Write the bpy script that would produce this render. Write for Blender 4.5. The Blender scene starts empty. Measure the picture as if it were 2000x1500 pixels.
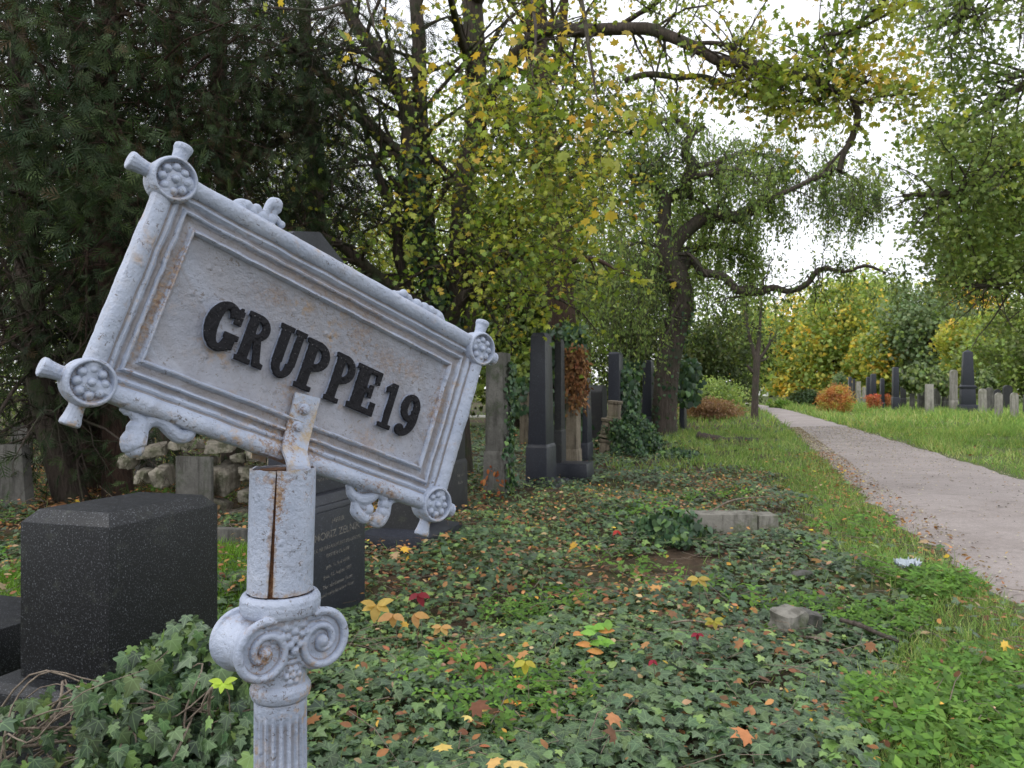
import bpy, bmesh, math, random
import numpy as np
from mathutils import Matrix, Vector, noise as mnoise
rng = np.random.default_rng(7); random.seed(7)
SC = bpy.context.scene; COL = SC.collection
F = 1560.0; CH = 1.35; HY = 755.0; TH = math.radians(17.5)
U = np.array([math.sin(TH), math.cos(TH), 0.]); Vv = np.array([math.cos(TH), -math.sin(TH), 0.])

def P(px, py, d): return np.array([(px-1000)/F*d, d, CH+(HY-py)/F*d])
def gd(py): return CH*F/(py-HY)                       # distance of level ground seen at row py
def lerp(a, b, t): return a+(b-a)*t
def nz(v): return v/np.maximum(np.linalg.norm(v, axis=-1, keepdims=True), 1e-9)

# ------------------------------------------------------------------ object helpers
def tag(o, label=None, cat=None, group=None, kind=None):
    if label: o['label'] = label
    if cat: o['category'] = cat
    if group: o['group'] = group
    if kind: o['kind'] = kind
    return o
def empty(name, loc, label, cat, group=None, rz=0):
    o = bpy.data.objects.new(name, None); COL.objects.link(o)
    o.location = loc; o.rotation_euler = (0, 0, rz); o.empty_display_size = .1
    return tag(o, label, cat, group)
def link(name, me, parent=None):
    o = bpy.data.objects.new(name, me); COL.objects.link(o)
    if parent: o.parent = parent
    return o
class G:
    """collects vertices and faces; build() makes ONE mesh object"""
    def __init__(s): s.V = []; s.F = []; s.C = []; s.UV = []; s.n = 0
    def add(s, V, Fs, col=None, uv=None):
        V = np.asarray(V, float).reshape(-1, 3)
        for f in Fs:
            f = np.asarray(f, np.int64)
            if len(f): s.F.append(f+s.n)
        s.V.append(V)
        if col is None: col = np.ones((len(V), 3))*.5
        col = np.asarray(col, float)
        if col.ndim == 1: col = np.tile(col, (len(V), 1))
        s.C.append(col)
        s.UV.append(np.zeros((len(V), 2)) if uv is None else uv)
        s.n += len(V)
    def build(s, name, mat, parent=None, origin=(0, 0, 0), smooth=False, sharp=None, uv=False):
        V = np.concatenate(s.V)-np.array(origin); C = np.concatenate(s.C)
        idx = np.concatenate([f.ravel() for f in s.F]).astype(np.int32)
        tot = np.concatenate([np.full(len(f), f.shape[1]) for f in s.F]).astype(np.int32)
        st = np.concatenate([[0], np.cumsum(tot)[:-1]]).astype(np.int32)
        me = bpy.data.meshes.new(name)
        me.vertices.add(len(V)); me.vertices.foreach_set('co', V.astype(np.float32).ravel())
        me.loops.add(len(idx)); me.loops.foreach_set('vertex_index', idx)
        me.polygons.add(len(tot)); me.polygons.foreach_set('loop_start', st); me.polygons.foreach_set('loop_total', tot)
        if smooth: me.polygons.foreach_set('use_smooth', np.ones(len(tot), bool))
        a = me.attributes.new('col', 'FLOAT_COLOR', 'POINT')
        a.data.foreach_set('color', np.concatenate([C, np.ones((len(C), 1))], 1).astype(np.float32).ravel())
        if uv:
            l = me.uv_layers.new(name='leaf'); l.data.foreach_set('uv', np.concatenate(s.UV)[idx].astype(np.float32).ravel())
        me.update(calc_edges=True)
        if sharp: me.set_sharp_from_angle(angle=math.radians(sharp))
        me.materials.append(mat)
        return link(name, me, parent)

def frames(n, spin):
    """rotation matrices whose z column is n"""
    n = nz(n); ref = np.where(np.abs(n[:, 2:3]) < .9, [[0., 0, 1]], [[1., 0, 0]])
    t = nz(np.cross(ref, n)); b = np.cross(n, t)
    c, s_ = np.cos(spin)[:, None], np.sin(spin)[:, None]
    return np.stack([t*c+b*s_, -t*s_+b*c, n], 2)
def frames_y(y, n):
    """columns x,y,z with y = direction, z close to n"""
    y = nz(y); x = nz(np.cross(y, n)); z = np.cross(x, y)
    return np.stack([x, y, z], 2)
def scatter(g, T, pos, R, S, col, uvon=False, shade=None):
    V, Fs = T[0], T[1]; N = len(pos); k = len(V)
    if N == 0: return
    S = np.broadcast_to(np.asarray(S, float), (N,)) if np.ndim(S) < 2 else S
    SV = V[None]*(S[:, None, None] if S.ndim == 1 else S[:, None, :])
    W = np.einsum('nij,nkj->nki', R, SV)+pos[:, None]
    off = (np.arange(N)*k)[:, None, None]
    c = np.repeat(np.broadcast_to(col, (N, 3)), k, 0)
    g.add(W.reshape(-1, 3), [(np.asarray(f)[None]+off).reshape(-1, np.asarray(f).shape[1]) for f in Fs], c,
          np.tile(V[:, :2], (N, 1)) if uvon else None)

def outline_leaf(half, cz=.0, droop=.15, centre=(0, .35)):
    pts = half+[(-x, y) for x, y in reversed(half) if abs(x) > 1e-6]
    V = [(centre[0], centre[1], cz)]+[(x, y, -droop*((x*1.3)**2+(y-centre[1])**2)+.10*abs(x)) for x, y in pts]
    n = len(pts); f = [(0, 1+i, 1+(i+1) % n) for i in range(n)]
    return np.array(V, float), [np.array(f)]
IVY = outline_leaf([(0, .03), (.14, -.12), (.36, -.10), (.46, .04), (.34, .18), (.56, .40), (.50, .46), (.24, .52), (.12, .80), (0, 1.0)], droop=.25)
HEART = outline_leaf([(0, .05), (.2, -.08), (.44, .05), (.5, .32), (.34, .66), (0, 1.0)], droop=.25)
MAPLE = outline_leaf([(0, 0), (.30, -.08), (.24, .10), (.60, .22), (.46, .34), (.58, .66), (.34, .58), (.18, .60), (0, 1.0)], droop=.3)
MAPLE_S = outline_leaf([(0, 0), (.28, -.05), (.60, .24), (.30, .34), (.46, .70), (.16, .62), (0, 1.0)], droop=.3)
OVAL = outline_leaf([(0, 0), (.2, .2), (.27, .45), (.16, .78), (0, 1.0)], droop=.35, centre=(0, .45))
RHOMB = (np.array([(0, 0, 0), (.24, .45, .05), (0, 1, -.06), (-.24, .45, .05)], float), [np.array([(0, 1, 2), (0, 2, 3)])])
def spray_template(n=5, w=.07, seed=1):
    r = np.random.default_rng(seed); V = []; Fc = []
    def blade(b, d, L, ww):
        d = nz(np.array(d, float)); s = np.array([d[1], -d[0], 0]); i = len(V); b = np.array(b, float)
        V.extend([b, b+d*L*.5+s*ww, b+d*L, b+d*L*.5-s*ww])
        Fc.extend([(i, i+1, i+2), (i, i+2, i+3)])
    blade((0, 0, 0), (0, 1, 0), 1, w)
    for k in range(n):
        y = .12+.7*k/n
        for sg in (-1, 1):
            L = (.52-.35*k/n)*(.8+.4*r.random()); blade((0, y, 0), (sg*.8, 1, (r.random()-.5)*.3), L, w*.8)
    V = np.array(V); V[:, 2] -= .25*V[:, 1]**2
    return V, [np.array(Fc)]
SPRAY = spray_template()
SPRAY2 = spray_template(4, .035, 3)
BLADE = (np.array([(-.5, 0, 0), (.5, 0, 0), (.38, .05, .5), (-.38, .05, .5), (0, .32, 1.)], float), [np.array([(0, 1, 2, 3)]), np.array([(3, 2, 4)])])

def batch_tubes(g, Pn, Rn, sides=5, col=None, ref=None):
    """Pn (N,K,3), Rn (N,K)"""
    N, K, _ = Pn.shape
    T = np.zeros_like(Pn); T[:, 1:-1] = Pn[:, 2:]-Pn[:, :-2]; T[:, 0] = Pn[:, 1]-Pn[:, 0]; T[:, -1] = Pn[:, -1]-Pn[:, -2]
    given = ref is not None; g0 = ref; T = nz(T); ref = np.where(np.abs(T[:, :1, 2:3]) < .8, [[[0., 0, 1]]], [[[1., 0, 0]]])
    if K > 10 and N <= 80 or given: ref = np.array([[np.linalg.svd(p_-p_.mean(0))[2][2]] for p_ in Pn]) if not given else np.array([[g0]])
    A = nz(np.cross(np.broadcast_to(ref, T.shape), T)); B = np.cross(T, A)
    an = np.arange(sides)*2*math.pi/sides
    ring = Pn[:, :, None]+(A[:, :, None]*np.cos(an)[None, None, :, None]+B[:, :, None]*np.sin(an)[None, None, :, None])*Rn[:, :, None, None]
    V = ring.reshape(-1, 3); j = np.arange(sides); j2 = (j+1) % sides
    base = (np.arange(N)[:, None, None]*K+np.arange(K-1)[None, :, None])*sides
    f = np.stack([base+j, base+j2, base+sides+j2, base+sides+j], -1).reshape(-1, 4)
    g.add(V, [f], col)
def spline(pts, n):
    pts = np.array(pts, float); m = len(pts); t = np.linspace(0, m-1, n); out = []
    ext = np.concatenate([[2*pts[0]-pts[1]], pts, [2*pts[-1]-pts[-2]]])
    for x in t:
        i = min(int(x), m-2); u = x-i; p0, p1, p2, p3 = ext[i:i+4]
        out.append(.5*((2*p1)+(-p0+p2)*u+(2*p0-5*p1+4*p2-p3)*u*u+(-p0+3*p1-3*p2+p3)*u**3))
    return np.array(out)
def limb_px(pts, n=24, wob=.0):
    """pts: (px,py,dist,radius_px) -> polyline and radii in metres"""
    a = np.array([list(P(p[0], p[1], p[2]))+[p[3]*p[2]/F] for p in pts]); s = spline(a, n)
    pl = s[:, :3].copy()
    if wob: pl += np.cumsum(rng.normal(0, wob, pl.shape), 0)*np.linspace(0, 1, n)[:, None]*.5
    return pl, np.maximum(s[:, 3], .003)
def grow(Pn, Rn, per, L, spread=.9, tang=.6, up=.0, droop=0., t0=.3, rs=.45, K=6, wig=.12, Lend=.5):
    """children of polylines (N,K0,3): returns (N*per,K,3),(N*per,K)"""
    N, K0, _ = Pn.shape
    t = t0+(1-t0)*rng.random((N, per)); t[:, 0] = 1.0 if per > 2 else t[:, 0]
    x = t*(K0-1); i = np.minimum(x.astype(int), K0-2); u = (x-i)[..., None]; r = np.arange(N)[:, None]
    base = Pn[r, i]*(1-u)+Pn[r, i+1]*u; tan = nz(Pn[r, i+1]-Pn[r, i]); rad = Rn[r, i]*(1-u[..., 0])+Rn[r, i+1]*u[..., 0]
    base = base.reshape(-1, 3); tan = tan.reshape(-1, 3); rad = rad.ravel(); M = len(base)
    rnd = nz(rng.normal(size=(M, 3))); d = nz(tan*tang+rnd*spread+np.array([0, 0, up]))
    Ls = L*(.55+.9*rng.random(M))*(1-(1-Lend)*t.ravel()); out = [base]; cur = base.copy(); step = Ls/(K-1)
    for k in range(K-1):
        d = nz(d+rng.normal(0, wig, (M, 3))+np.array([0, 0, -droop])/(K-1)); cur = cur+d*step[:, None]; out.append(cur.copy())
    R0 = np.maximum(rad*rs, .002); R = R0[:, None]*np.linspace(1, .25, K)[None]
    return np.stack(out, 1), R
def along(Pn, m, t0=.1, jit=.04):
    N, K, _ = Pn.shape; t = t0+(1-t0)*rng.random((N, m)); x = t*(K-1); i = np.minimum(x.astype(int), K-2); u = (x-i)[..., None]; r = np.arange(N)[:, None]
    p = Pn[r, i]*(1-u)+Pn[r, i+1]*u; tn = nz(Pn[r, i+1]-Pn[r, i])
    return (p+rng.normal(0, jit, p.shape)).reshape(-1, 3), tn.reshape(-1, 3)
def palette(n, cols, w=None, var=.15):
    cols = np.array(cols, float); w = np.ones(len(cols))/len(cols) if w is None else np.array(w, float)/np.sum(w)
    c = cols[rng.choice(len(cols), n, p=w)]
    return np.clip(c*(1+rng.normal(0, var, (n, 1)))*(1+rng.normal(0, var*.3, (n, 3))), .003, .9)
def vnoise(X, Y, s, seed=0):
    return np.array([mnoise.noise(Vector((x*s+seed*17.3, y*s-seed*5.1, seed*3.7))) for x, y in zip(X, Y)])

# ------------------------------------------------------------------ materials
def newmat(name):
    m = bpy.data.materials.new(name); m.use_nodes = True; nt = m.node_tree
    for n in list(nt.nodes): nt.nodes.remove(n)
    return m, nt
class NT:
    def __init__(s, name):
        s.m, s.t = newmat(name); s.o = s.n('ShaderNodeOutputMaterial')
    def n(s, kind, **kw):
        x = s.t.nodes.new(kind)
        for k, v in kw.items():
            if k.startswith('i_'): x.inputs[k[2:].replace('_', ' ')].default_value = v
            else: setattr(x, k, v)
        return x
    def l(s, a, b): s.t.links.new(a, b)
    def math(s, op, a, b=None, c=None):
        x = s.n('ShaderNodeMath', operation=op)
        for i, v in enumerate((a, b, c)):
            if v is None: continue
            if hasattr(v, 'links'): s.l(v, x.inputs[i])
            else: x.inputs[i].default_value = v
        return x.outputs[0]
    def noise(s, vec, scale, detail=4, rough=.6, dist=0):
        x = s.n('ShaderNodeTexNoise'); x.inputs['Scale'].default_value = scale; x.inputs['Detail'].default_value = detail
        x.inputs['Roughness'].default_value = rough; x.inputs['Distortion'].default_value = dist
        if vec is not None: s.l(vec, x.inputs['Vector'])
        return x.outputs['Fac']
    def ramp(s, fac, stops):
        x = s.n('ShaderNodeValToRGB'); e = x.color_ramp.elements
        while len(e) < len(stops): e.new(.5)
        for el, (p, c) in zip(e, stops): el.position = p; el.color = (*c, 1) if not np.isscalar(c) else (c, c, c, 1)
        s.l(fac, x.inputs[0]); return x.outputs[0]
    def mix(s, fac, a, b, mode='MIX'):
        x = s.n('ShaderNodeMix', data_type='RGBA', blend_type=mode)
        for i, v in ((0, fac), (6, a), (7, b)):
            if hasattr(v, 'links'): s.l(v, x.inputs[i])
            else: x.inputs[i].default_value = v if i == 0 else (*v, 1)
        return x.outputs[2]
    def coord(s, kind='Object', scale=None):
        x = s.n('ShaderNodeTexCoord').outputs[kind]
        if scale is not None:
            mp = s.n('ShaderNodeMapping'); mp.inputs['Scale'].default_value = scale; s.l(x, mp.inputs[0]); x = mp.outputs[0]
        return x
    def bump(s, h, strength, dist, prev=None):
        b = s.n('ShaderNodeBump'); b.inputs['Strength'].default_value = strength; b.inputs['Distance'].default_value = dist
        s.l(h, b.inputs['Height'])
        if prev is not None: s.l(prev, b.inputs['Normal'])
        return b.outputs[0]
    def principled(s, col, rough=.7, normal=None, spec=.5, metal=0):
        p = s.n('ShaderNodeBsdfPrincipled')
        for nme, v in (('Base Color', col), ('Roughness', rough), ('Specular IOR Level', spec), ('Metallic', metal)):
            if hasattr(v, 'links'): s.l(v, p.inputs[nme])
            else: p.inputs[nme].default_value = (*v, 1) if nme == 'Base Color' else v
        if normal is not None: s.l(normal, p.inputs['Normal'])
        return p.outputs[0]
    def done(s, sh): s.l(sh, s.o.inputs[0]); return s.m

def leaf_mat(name, trans=.4, rough=.45, spec=.4, veins=False):
    k = NT(name); a = k.n('ShaderNodeAttribute', attribute_name='col').outputs['Color']; c = a
    if veins:
        uv = k.n('ShaderNodeUVMap', uv_map='leaf').outputs[0]; sx = k.n('ShaderNodeSeparateXYZ'); k.l(uv, sx.inputs[0])
        x = k.math('ABSOLUTE', sx.outputs[0]); y = k.math('SUBTRACT', sx.outputs[1], .04); best = None
        for ang in (0, 48, 96):
            ca, sa = math.cos(math.radians(ang)), math.sin(math.radians(ang))
            dd = k.math('ABSOLUTE', k.math('SUBTRACT', k.math('MULTIPLY', x, ca), k.math('MULTIPLY', y, sa)))
            ahead = k.math('ADD', k.math('MULTIPLY', x, sa), k.math('MULTIPLY', y, ca))
            dd = k.math('ADD', dd, k.math('MULTIPLY', k.math('LESS_THAN', ahead, 0.), 1.))
            best = dd if best is None else k.math('MINIMUM', best, dd)
        w = k.math('SUBTRACT', 1., k.math('SMOOTH_MIN', k.math('DIVIDE', best, .030), 1., .1)); w.node.use_clamp = True
        c = k.mix(k.math('MULTIPLY', w, .42), a, (.20, .30, .17))
    nn = k.noise(k.coord('Object'), 35, 2)
    c = k.mix(.5, c, k.ramp(nn, [(.3, .55), (.7, 1.0)]), 'MULTIPLY')
    c2 = k.mix(1, c, (1.5, 1.5, 1.2), 'MULTIPLY')
    p = k.principled(c2, rough, None, spec)
    t = k.n('ShaderNodeBsdfTranslucent'); k.l(k.mix(1, c2, (1.5, 1.5, .8), 'MULTIPLY'), t.inputs[0])
    m = k.n('ShaderNodeMixShader'); m.inputs[0].default_value = trans; k.l(p, m.inputs[1]); k.l(t.outputs[0], m.inputs[2])
    return k.done(m.outputs[0])
def bark_mat(name, c1, c2, moss=None, s=1.0):
    k = NT(name); v = k.coord('Object', (9*s, 9*s, 1.3*s)); n1 = k.noise(v, 4, 6, .65, .4); n2 = k.noise(k.coord('Object'), 2.5, 3)
    c = k.ramp(n1, [(.3, c1), (.7, c2)])
    if moss: c = k.mix(k.ramp(n2, [(.5, 0.), (.65, .7)]), c, moss)
    return k.done(k.principled(c, .9, k.bump(n1, 1.0, .03), .2))
def granite_mat(name, base, fleck, rough=.35, lich=None, scale=1., fl=(.60, .70)):
    k = NT(name); o = k.coord('Object'); n = k.noise(o, 260*scale, 2, .7); n2 = k.noise(o, 420*scale, 1)
    c = k.mix(k.ramp(n, [(fl[0], 0.), (fl[1], 1.)]), base, fleck)
    c = k.mix(k.ramp(n2, [(.35, .5), (.45, 0.)]), c, tuple(x*.35 for x in base))
    big = k.noise(o, 3, 6, .7); c = k.mix(.6, c, k.ramp(big, [(.3, .6), (.7, 1.)]), 'MULTIPLY')
    if lich:
        l = k.noise(o, 7, 8, .75); c = k.mix(k.ramp(l, [(.56, 0.), (.68, .6)]), c, lich)
    r = k.ramp(big, [(.3, rough+.2), (.7, rough)])
    return k.done(k.principled(c, r, k.bump(n, .12, .002), .32))
def stone_mat(name, c1, c2, dark, moss=None, bump=.5):
    k = NT(name); o = k.coord('Object'); n = k.noise(o, 4, 8, .7); n2 = k.noise(o, 40, 5, .7); n3 = k.noise(k.coord('Object', (6, 6, .8)), 2, 6, .7)
    c = k.ramp(n, [(.3, c1), (.7, c2)]); c = k.mix(k.ramp(n3, [(.48, 0.), (.62, .8)]), c, dark)
    if moss: c = k.mix(k.ramp(k.noise(o, 2.2, 6, .75), [(.52, 0.), (.62, .85)]), c, moss)
    c = k.mix(.5, c, k.ramp(n2, [(.3, .55), (.7, 1.)]), 'MULTIPLY')
    return k.done(k.principled(c, .9, k.bump(n2, bump, .01, k.bump(n, bump, .03)), .3))

def paint_core(k, top=None):
    o = k.coord('Object'); n = k.noise(o, 14, 6, .7); f = k.noise(o, 120, 4, .65); p = k.noise(o, 420, 3, .6)
    c = k.ramp(n, [(.25, (.27, .315, .415)), (.55, (.36, .405, .51)), (.8, (.45, .49, .59))])
    rustm = k.math('MULTIPLY', k.ramp(k.noise(o, 9, 5, .7), [(.52, 0.), (.66, 1.)]), k.ramp(k.noise(o, 70, 4, .7), [(.5, 0.), (.62, 1.)]))
    c = k.mix(k.math('MULTIPLY', rustm, .8), c, (.42, .26, .11))
    dirt = k.math('MULTIPLY', k.ramp(k.noise(o, 22, 5, .75), [(.48, 0.), (.7, .8)]), k.ramp(f, [(.4, 0.), (.7, 1.)]))
    c = k.mix(k.math('MULTIPLY', dirt, .55), c, (.16, .155, .16))
    chips = k.ramp(k.math('ADD', k.noise(o, 170, 4, .75, .8), k.math('MULTIPLY', k.noise(o, 16, 2), .25)), [(.735, 0.), (.765, 1.)])
    c = k.mix(k.math('MULTIPLY', chips, .75), c, (.09, .07, .055))
    vo = k.n('ShaderNodeTexVoronoi', feature='F1'); vo.inputs['Scale'].default_value = 60; k.l(o, vo.inputs['Vector'])
    lump = k.math('MULTIPLY', k.ramp(vo.outputs['Distance'], [(.05, 1.), (.28, 0.)]), k.ramp(k.noise(o, 18, 2), [(.5, 0.), (.6, 1.)]))
    b = k.bump(chips, -.8, .0015, k.bump(f, .75, .003, k.bump(n, .3, .004, k.bump(lump, .7, .0020))))
    b = k.bump(p, .5, .0012, b)
    return o, c, b
def paint_mat(name, stain=None, fleck=True):
    """stain: list of (x,y,z,sx,sy,sz,strength) ellipsoids in object space that rust gathers in"""
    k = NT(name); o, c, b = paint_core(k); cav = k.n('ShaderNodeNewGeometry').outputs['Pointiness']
    c = k.mix(k.ramp(cav, [(.455, .75), (.49, 0.)]), c, (.17, .14, .12))  # crevices darkened in the paint colour, shade put in along with dirt
    c = k.mix(k.math('MULTIPLY', k.ramp(cav, [(.53, 0.), (.60, 1.)]), k.ramp(k.noise(o, 45, 5, .7), [(.45, 0.), (.62, .8)])), c, (.38, .27, .13))
    for (x, y, z, sx, sy, sz, st) in (stain or []):
        mp = k.n('ShaderNodeMapping', vector_type='POINT'); mp.inputs['Location'].default_value = (-x/sx, -y/sy, -z/sz); mp.inputs['Scale'].default_value = (1/sx, 1/sy, 1/sz)
        k.l(o, mp.inputs[0]); ln = k.n('ShaderNodeVectorMath', operation='LENGTH'); k.l(mp.outputs[0], ln.inputs[0])
        d = k.math('ADD', k.math('MULTIPLY', ln.outputs['Value'], .8), k.math('MULTIPLY', k.math('SUBTRACT', k.noise(o, 150, 6, .8), .5), 5.))
        c = k.mix(k.math('MULTIPLY', k.ramp(d, [(.2, 1.), (.8, 0.)]), st), c, k.ramp(k.noise(o, 200, 2), [(.35, (.12, .06, .035)), (.6, (.30, .19, .10))]))
    return k.done(k.principled(c, .42, b, .5))
def letter_mat():
    k = NT('black letter paint'); o, c, b = paint_core(k); s = k.n('ShaderNodeSeparateXYZ'); k.l(o, s.inputs[0])
    h = k.math('ADD', s.outputs[2], k.math('MULTIPLY', k.math('SUBTRACT', k.noise(o, 150, 5, .75), .5), .008))
    m = k.ramp(k.math('MULTIPLY', h, 100.), [(.40, 0.), (.48, 1.)])
    c = k.mix(m, c, (.006, .006, .009)); m2 = k.ramp(k.noise(o, 260, 4, .75), [(.63, 0.), (.68, .6)])
    c = k.mix(m2, c, (.30, .29, .30))
    return k.done(k.principled(c, .5, b, .18))
def rust_mat():
    k = NT('rust'); o = k.coord('Object'); n = k.noise(o, 90, 6, .7)
    return k.done(k.principled(k.ramp(n, [(.3, (.035, .02, .014)), (.55, (.13, .06, .03)), (.75, (.28, .17, .10))]), .95, k.bump(n, 1, .004), .2))

M = {}
M['leaf'] = leaf_mat('broad leaf', .38, .5, .3)
M['conifer'] = leaf_mat('conifer spray', .12, .7, .15)
M['ivy'] = leaf_mat('ivy leaf', .12, .42, .40, True)
M['ivyfar'] = leaf_mat('ivy leaf plain', .12, .45, .38)
M['grass'] = leaf_mat('grass blade', .35, .6, .25)
M['litter'] = leaf_mat('fallen leaf', .15, .75, .2)
M['bark'] = bark_mat('dark bark', (.028, .022, .018), (.11, .088, .072), (.04, .055, .025))
M['bark_red'] = bark_mat('red brown bark', (.026, .017, .013), (.10, .064, .048))
M['bark_grey'] = bark_mat('grey brown bark', (.035, .028, .024), (.13, .105, .09), (.06, .07, .045))
M['bark_pale'] = bark_mat('pale dead wood', (.13, .10, .08), (.34, .28, .22))
M['granite'] = granite_mat('black flecked granite', (.008, .009, .011), (.15, .16, .18), .40, (.05, .055, .045), .62, (.57, .70))
M['granite_far'] = granite_mat('dark polished granite', (.028, .031, .042), (.08, .09, .11), .32, None, .3)
M['granite_olive'] = granite_mat('weathered dark granite', (.030, .031, .033), (.08, .08, .08), .5, (.07, .075, .05), .3)
M['greystone'] = stone_mat('rough grey stone', (.085, .082, .075), (.17, .165, .15), (.05, .048, .042), (.06, .075, .045))
M['palestone'] = stone_mat('weathered pale limestone', (.28, .265, .235), (.42, .40, .36), (.15, .14, .12), (.20, .20, .14))
M['brownstone'] = stone_mat('tan sandstone', (.20, .165, .12), (.34, .29, .22), (.08, .065, .05), (.13, .13, .07))
M['kerbstone'] = stone_mat('mossy grey kerb stone', (.19, .18, .155), (.30, .285, .25), (.09, .085, .07), (.10, .12, .06))
M['rubble'] = stone_mat('broken pale rubble', (.30, .27, .22), (.46, .42, .34), (.13, .11, .085), (.10, .105, .06), 1.)
M['letter'] = letter_mat(); M['rust'] = rust_mat()

# ------------------------------------------------------------------ world, sun, camera
w = bpy.data.worlds.new('World'); SC.world = w; w.use_nodes = True; nt = w.node_tree; bg = nt.nodes['Background']
SUN_EL, SUN_AZ = math.radians(50), math.radians(-128)   # azimuth clockwise from +Y: behind the viewer, to the left
sky = nt.nodes.new('ShaderNodeTexSky'); sky.sky_type = 'NISHITA'; sky.sun_disc = False; sky.sun_elevation = SUN_EL; sky.sun_rotation = SUN_AZ
mx = nt.nodes.new('ShaderNodeMix'); mx.data_type = 'RGBA'; mx.inputs[0].default_value = .86; nt.links.new(sky.outputs[0], mx.inputs[6]); mx.inputs[7].default_value = (9.4, 9.5, 9.9, 1)
nt.links.new(mx.outputs[2], bg.inputs[0]); bg.inputs[1].default_value = .15
sd = bpy.data.lights.new('sun', 'SUN'); sd.energy = 1.1; sd.angle = math.radians(25); sd.color = (1, .97, .92)
so = bpy.data.objects.new('sun', sd); COL.objects.link(so)
sv = Vector((math.sin(SUN_AZ)*math.cos(SUN_EL), math.cos(SUN_AZ)*math.cos(SUN_EL), math.sin(SUN_EL))); so.rotation_euler = sv.to_track_quat('Z', 'Y').to_euler()
cd = bpy.data.cameras.new('camera'); cam = bpy.data.objects.new('camera', cd); COL.objects.link(cam); SC.camera = cam
cam.location = (0, 0, CH); cam.rotation_euler = (math.pi/2, 0, 0); cd.sensor_width = 36; cd.lens = F/2000*36
cd.shift_y = (HY-750)/2000; cd.clip_end = 600; cd.clip_start = .05
cd.dof.use_dof = True; cd.dof.focus_distance = 1.15; cd.dof.aperture_fstop = 21
SC.view_settings.view_transform = 'Standard'; SC.view_settings.look = 'None'; SC.view_settings.exposure = 0.22; SC.view_settings.gamma = 1
SC.render.resolution_x = 1024; SC.render.resolution_y = 768
SC.cycles.max_bounces = 8; SC.cycles.diffuse_bounces = 4; SC.cycles.transmission_bounces = 4; SC.cycles.glossy_bounces = 2
SC.cycles.use_denoising = True; SC.cycles.sample_clamp_indirect = 4; SC.cycles.caustics_reflective = False; SC.cycles.caustics_refractive = False

# ------------------------------------------------------------------ ground and path
LE = [(2300, 1470), (2000, 1205), (1850, 1100), (1700, 990), (1600, 893), (1545, 840), (1500, 806), (1468, 795), (1448, 788)]
RE = [(2900, 1210), (2300, 1010), (2000, 935), (1850, 890), (1700, 846), (1600, 817), (1545, 802), (1500, 793), (1460, 787)]
def wpts(L): return np.array([P(x, y, gd(y))[:2] for x, y in L])
LEw, REw = wpts(LE), wpts(RE)
def pathL(y): return np.interp(y, LEw[:, 1], LEw[:, 0], left=LEw[0, 0]-(LEw[0, 1]-0)*.0)
def pathLx(y):
    y = np.asarray(y, float); a = np.interp(y, LEw[:, 1], LEw[:, 0]); s = (LEw[1]-LEw[0]); return np.where(y < LEw[0, 1], LEw[0, 0]+(y-LEw[0, 1])*.26, a)
def pathRx(y):
    y = np.asarray(y, float); a = np.interp(y, REw[:, 1], REw[:, 0]); return np.where(y < REw[0, 1], REw[0, 0]+(y-REw[0, 1])*.26, a)
def gz(x, y):
    x = np.asarray(x, float); y = np.asarray(y, float)
    a = .05*np.sin(x*1.1+.7)*np.sin(y*.9)+.035*np.sin(x*2.7+y*1.3)+.02*np.sin(x*5.1-y*4.3)
    off = np.clip(np.maximum(pathLx(y)-x, x-pathRx(y))/.9, 0, 1)
    far = np.clip((30-y)/18, .0, 1)
    ridge = .32*np.clip((x-pathRx(y)-1.2)/5., 0, 1)*np.clip((y-14)/14, 0, 1)*0
    return a*off*far+ridge
def ground_grid():
    xs = np.concatenate([np.linspace(-160, -12, 14), np.linspace(-10, 16, 120), np.linspace(18, 200, 20)])
    ys = np.concatenate([np.linspace(-60, 0, 8), np.linspace(1, 24, 110), np.linspace(25, 60, 30), np.linspace(65, 420, 16)])
    X, Y = np.meshgrid(xs, ys); Z = gz(X, Y)-.012; n, m = X.shape
    V = np.stack([X, Y, Z], -1).reshape(-1, 3); i = np.arange(n-1)[:, None]*m+np.arange(m-1)[None]
    g = G(); g.add(V, [np.stack([i, i+1, i+m+1, i+m], -1).reshape(-1, 4)]); return g
k = NT('soil and moss'); o = k.coord('Object'); n1 = k.noise(o, .55, 6, .7); n2 = k.noise(o, 9, 7, .75); n3 = k.noise(o, 60, 4, .7)
soil = k.ramp(n2, [(.3, (.028, .020, .014)), (.55, (.075, .052, .034)), (.75, (.15, .10, .062))]); mossc = k.ramp(n3, [(.3, (.03, .05, .014)), (.7, (.085, .13, .035))])
c = k.mix(k.ramp(n1, [(.44, 0.), (.60, .85)]), soil, mossc); c = k.mix(k.ramp(n3, [(.62, 0.), (.70, .5)]), c, (.22, .14, .08))
# open meadow beyond the path and far off is green
sx = k.n('ShaderNodeSeparateXYZ'); k.l(o, sx.inputs[0])
line = k.math('SUBTRACT', sx.outputs[0], k.math('ADD', k.math('MULTIPLY', sx.outputs[1], .258), 1.2))
mea = k.ramp(k.math('ADD', k.math('MULTIPLY', line, .25), k.math('MULTIPLY', n2, .3)), [(.1, 0.), (.5, 1.)])
c = k.mix(k.math('MULTIPLY', mea, .8), c, k.ramp(n1, [(.3, (.075, .11, .035)), (.7, (.15, .18, .065))]))
M['soil'] = k.done(k.principled(c, .95, k.bump(n2, .8, .03, k.bump(n3, .6, .01)), .2))
gr = ground_grid().build('ground', M['soil'], smooth=True); tag(gr, kind='structure')
k = NT('worn asphalt'); o = k.coord('Object'); n1 = k.noise(o, .8, 5, .6); n2 = k.noise(o, 130, 3, .8); n3 = k.noise(o, 6, 8, .8, .3)
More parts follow.
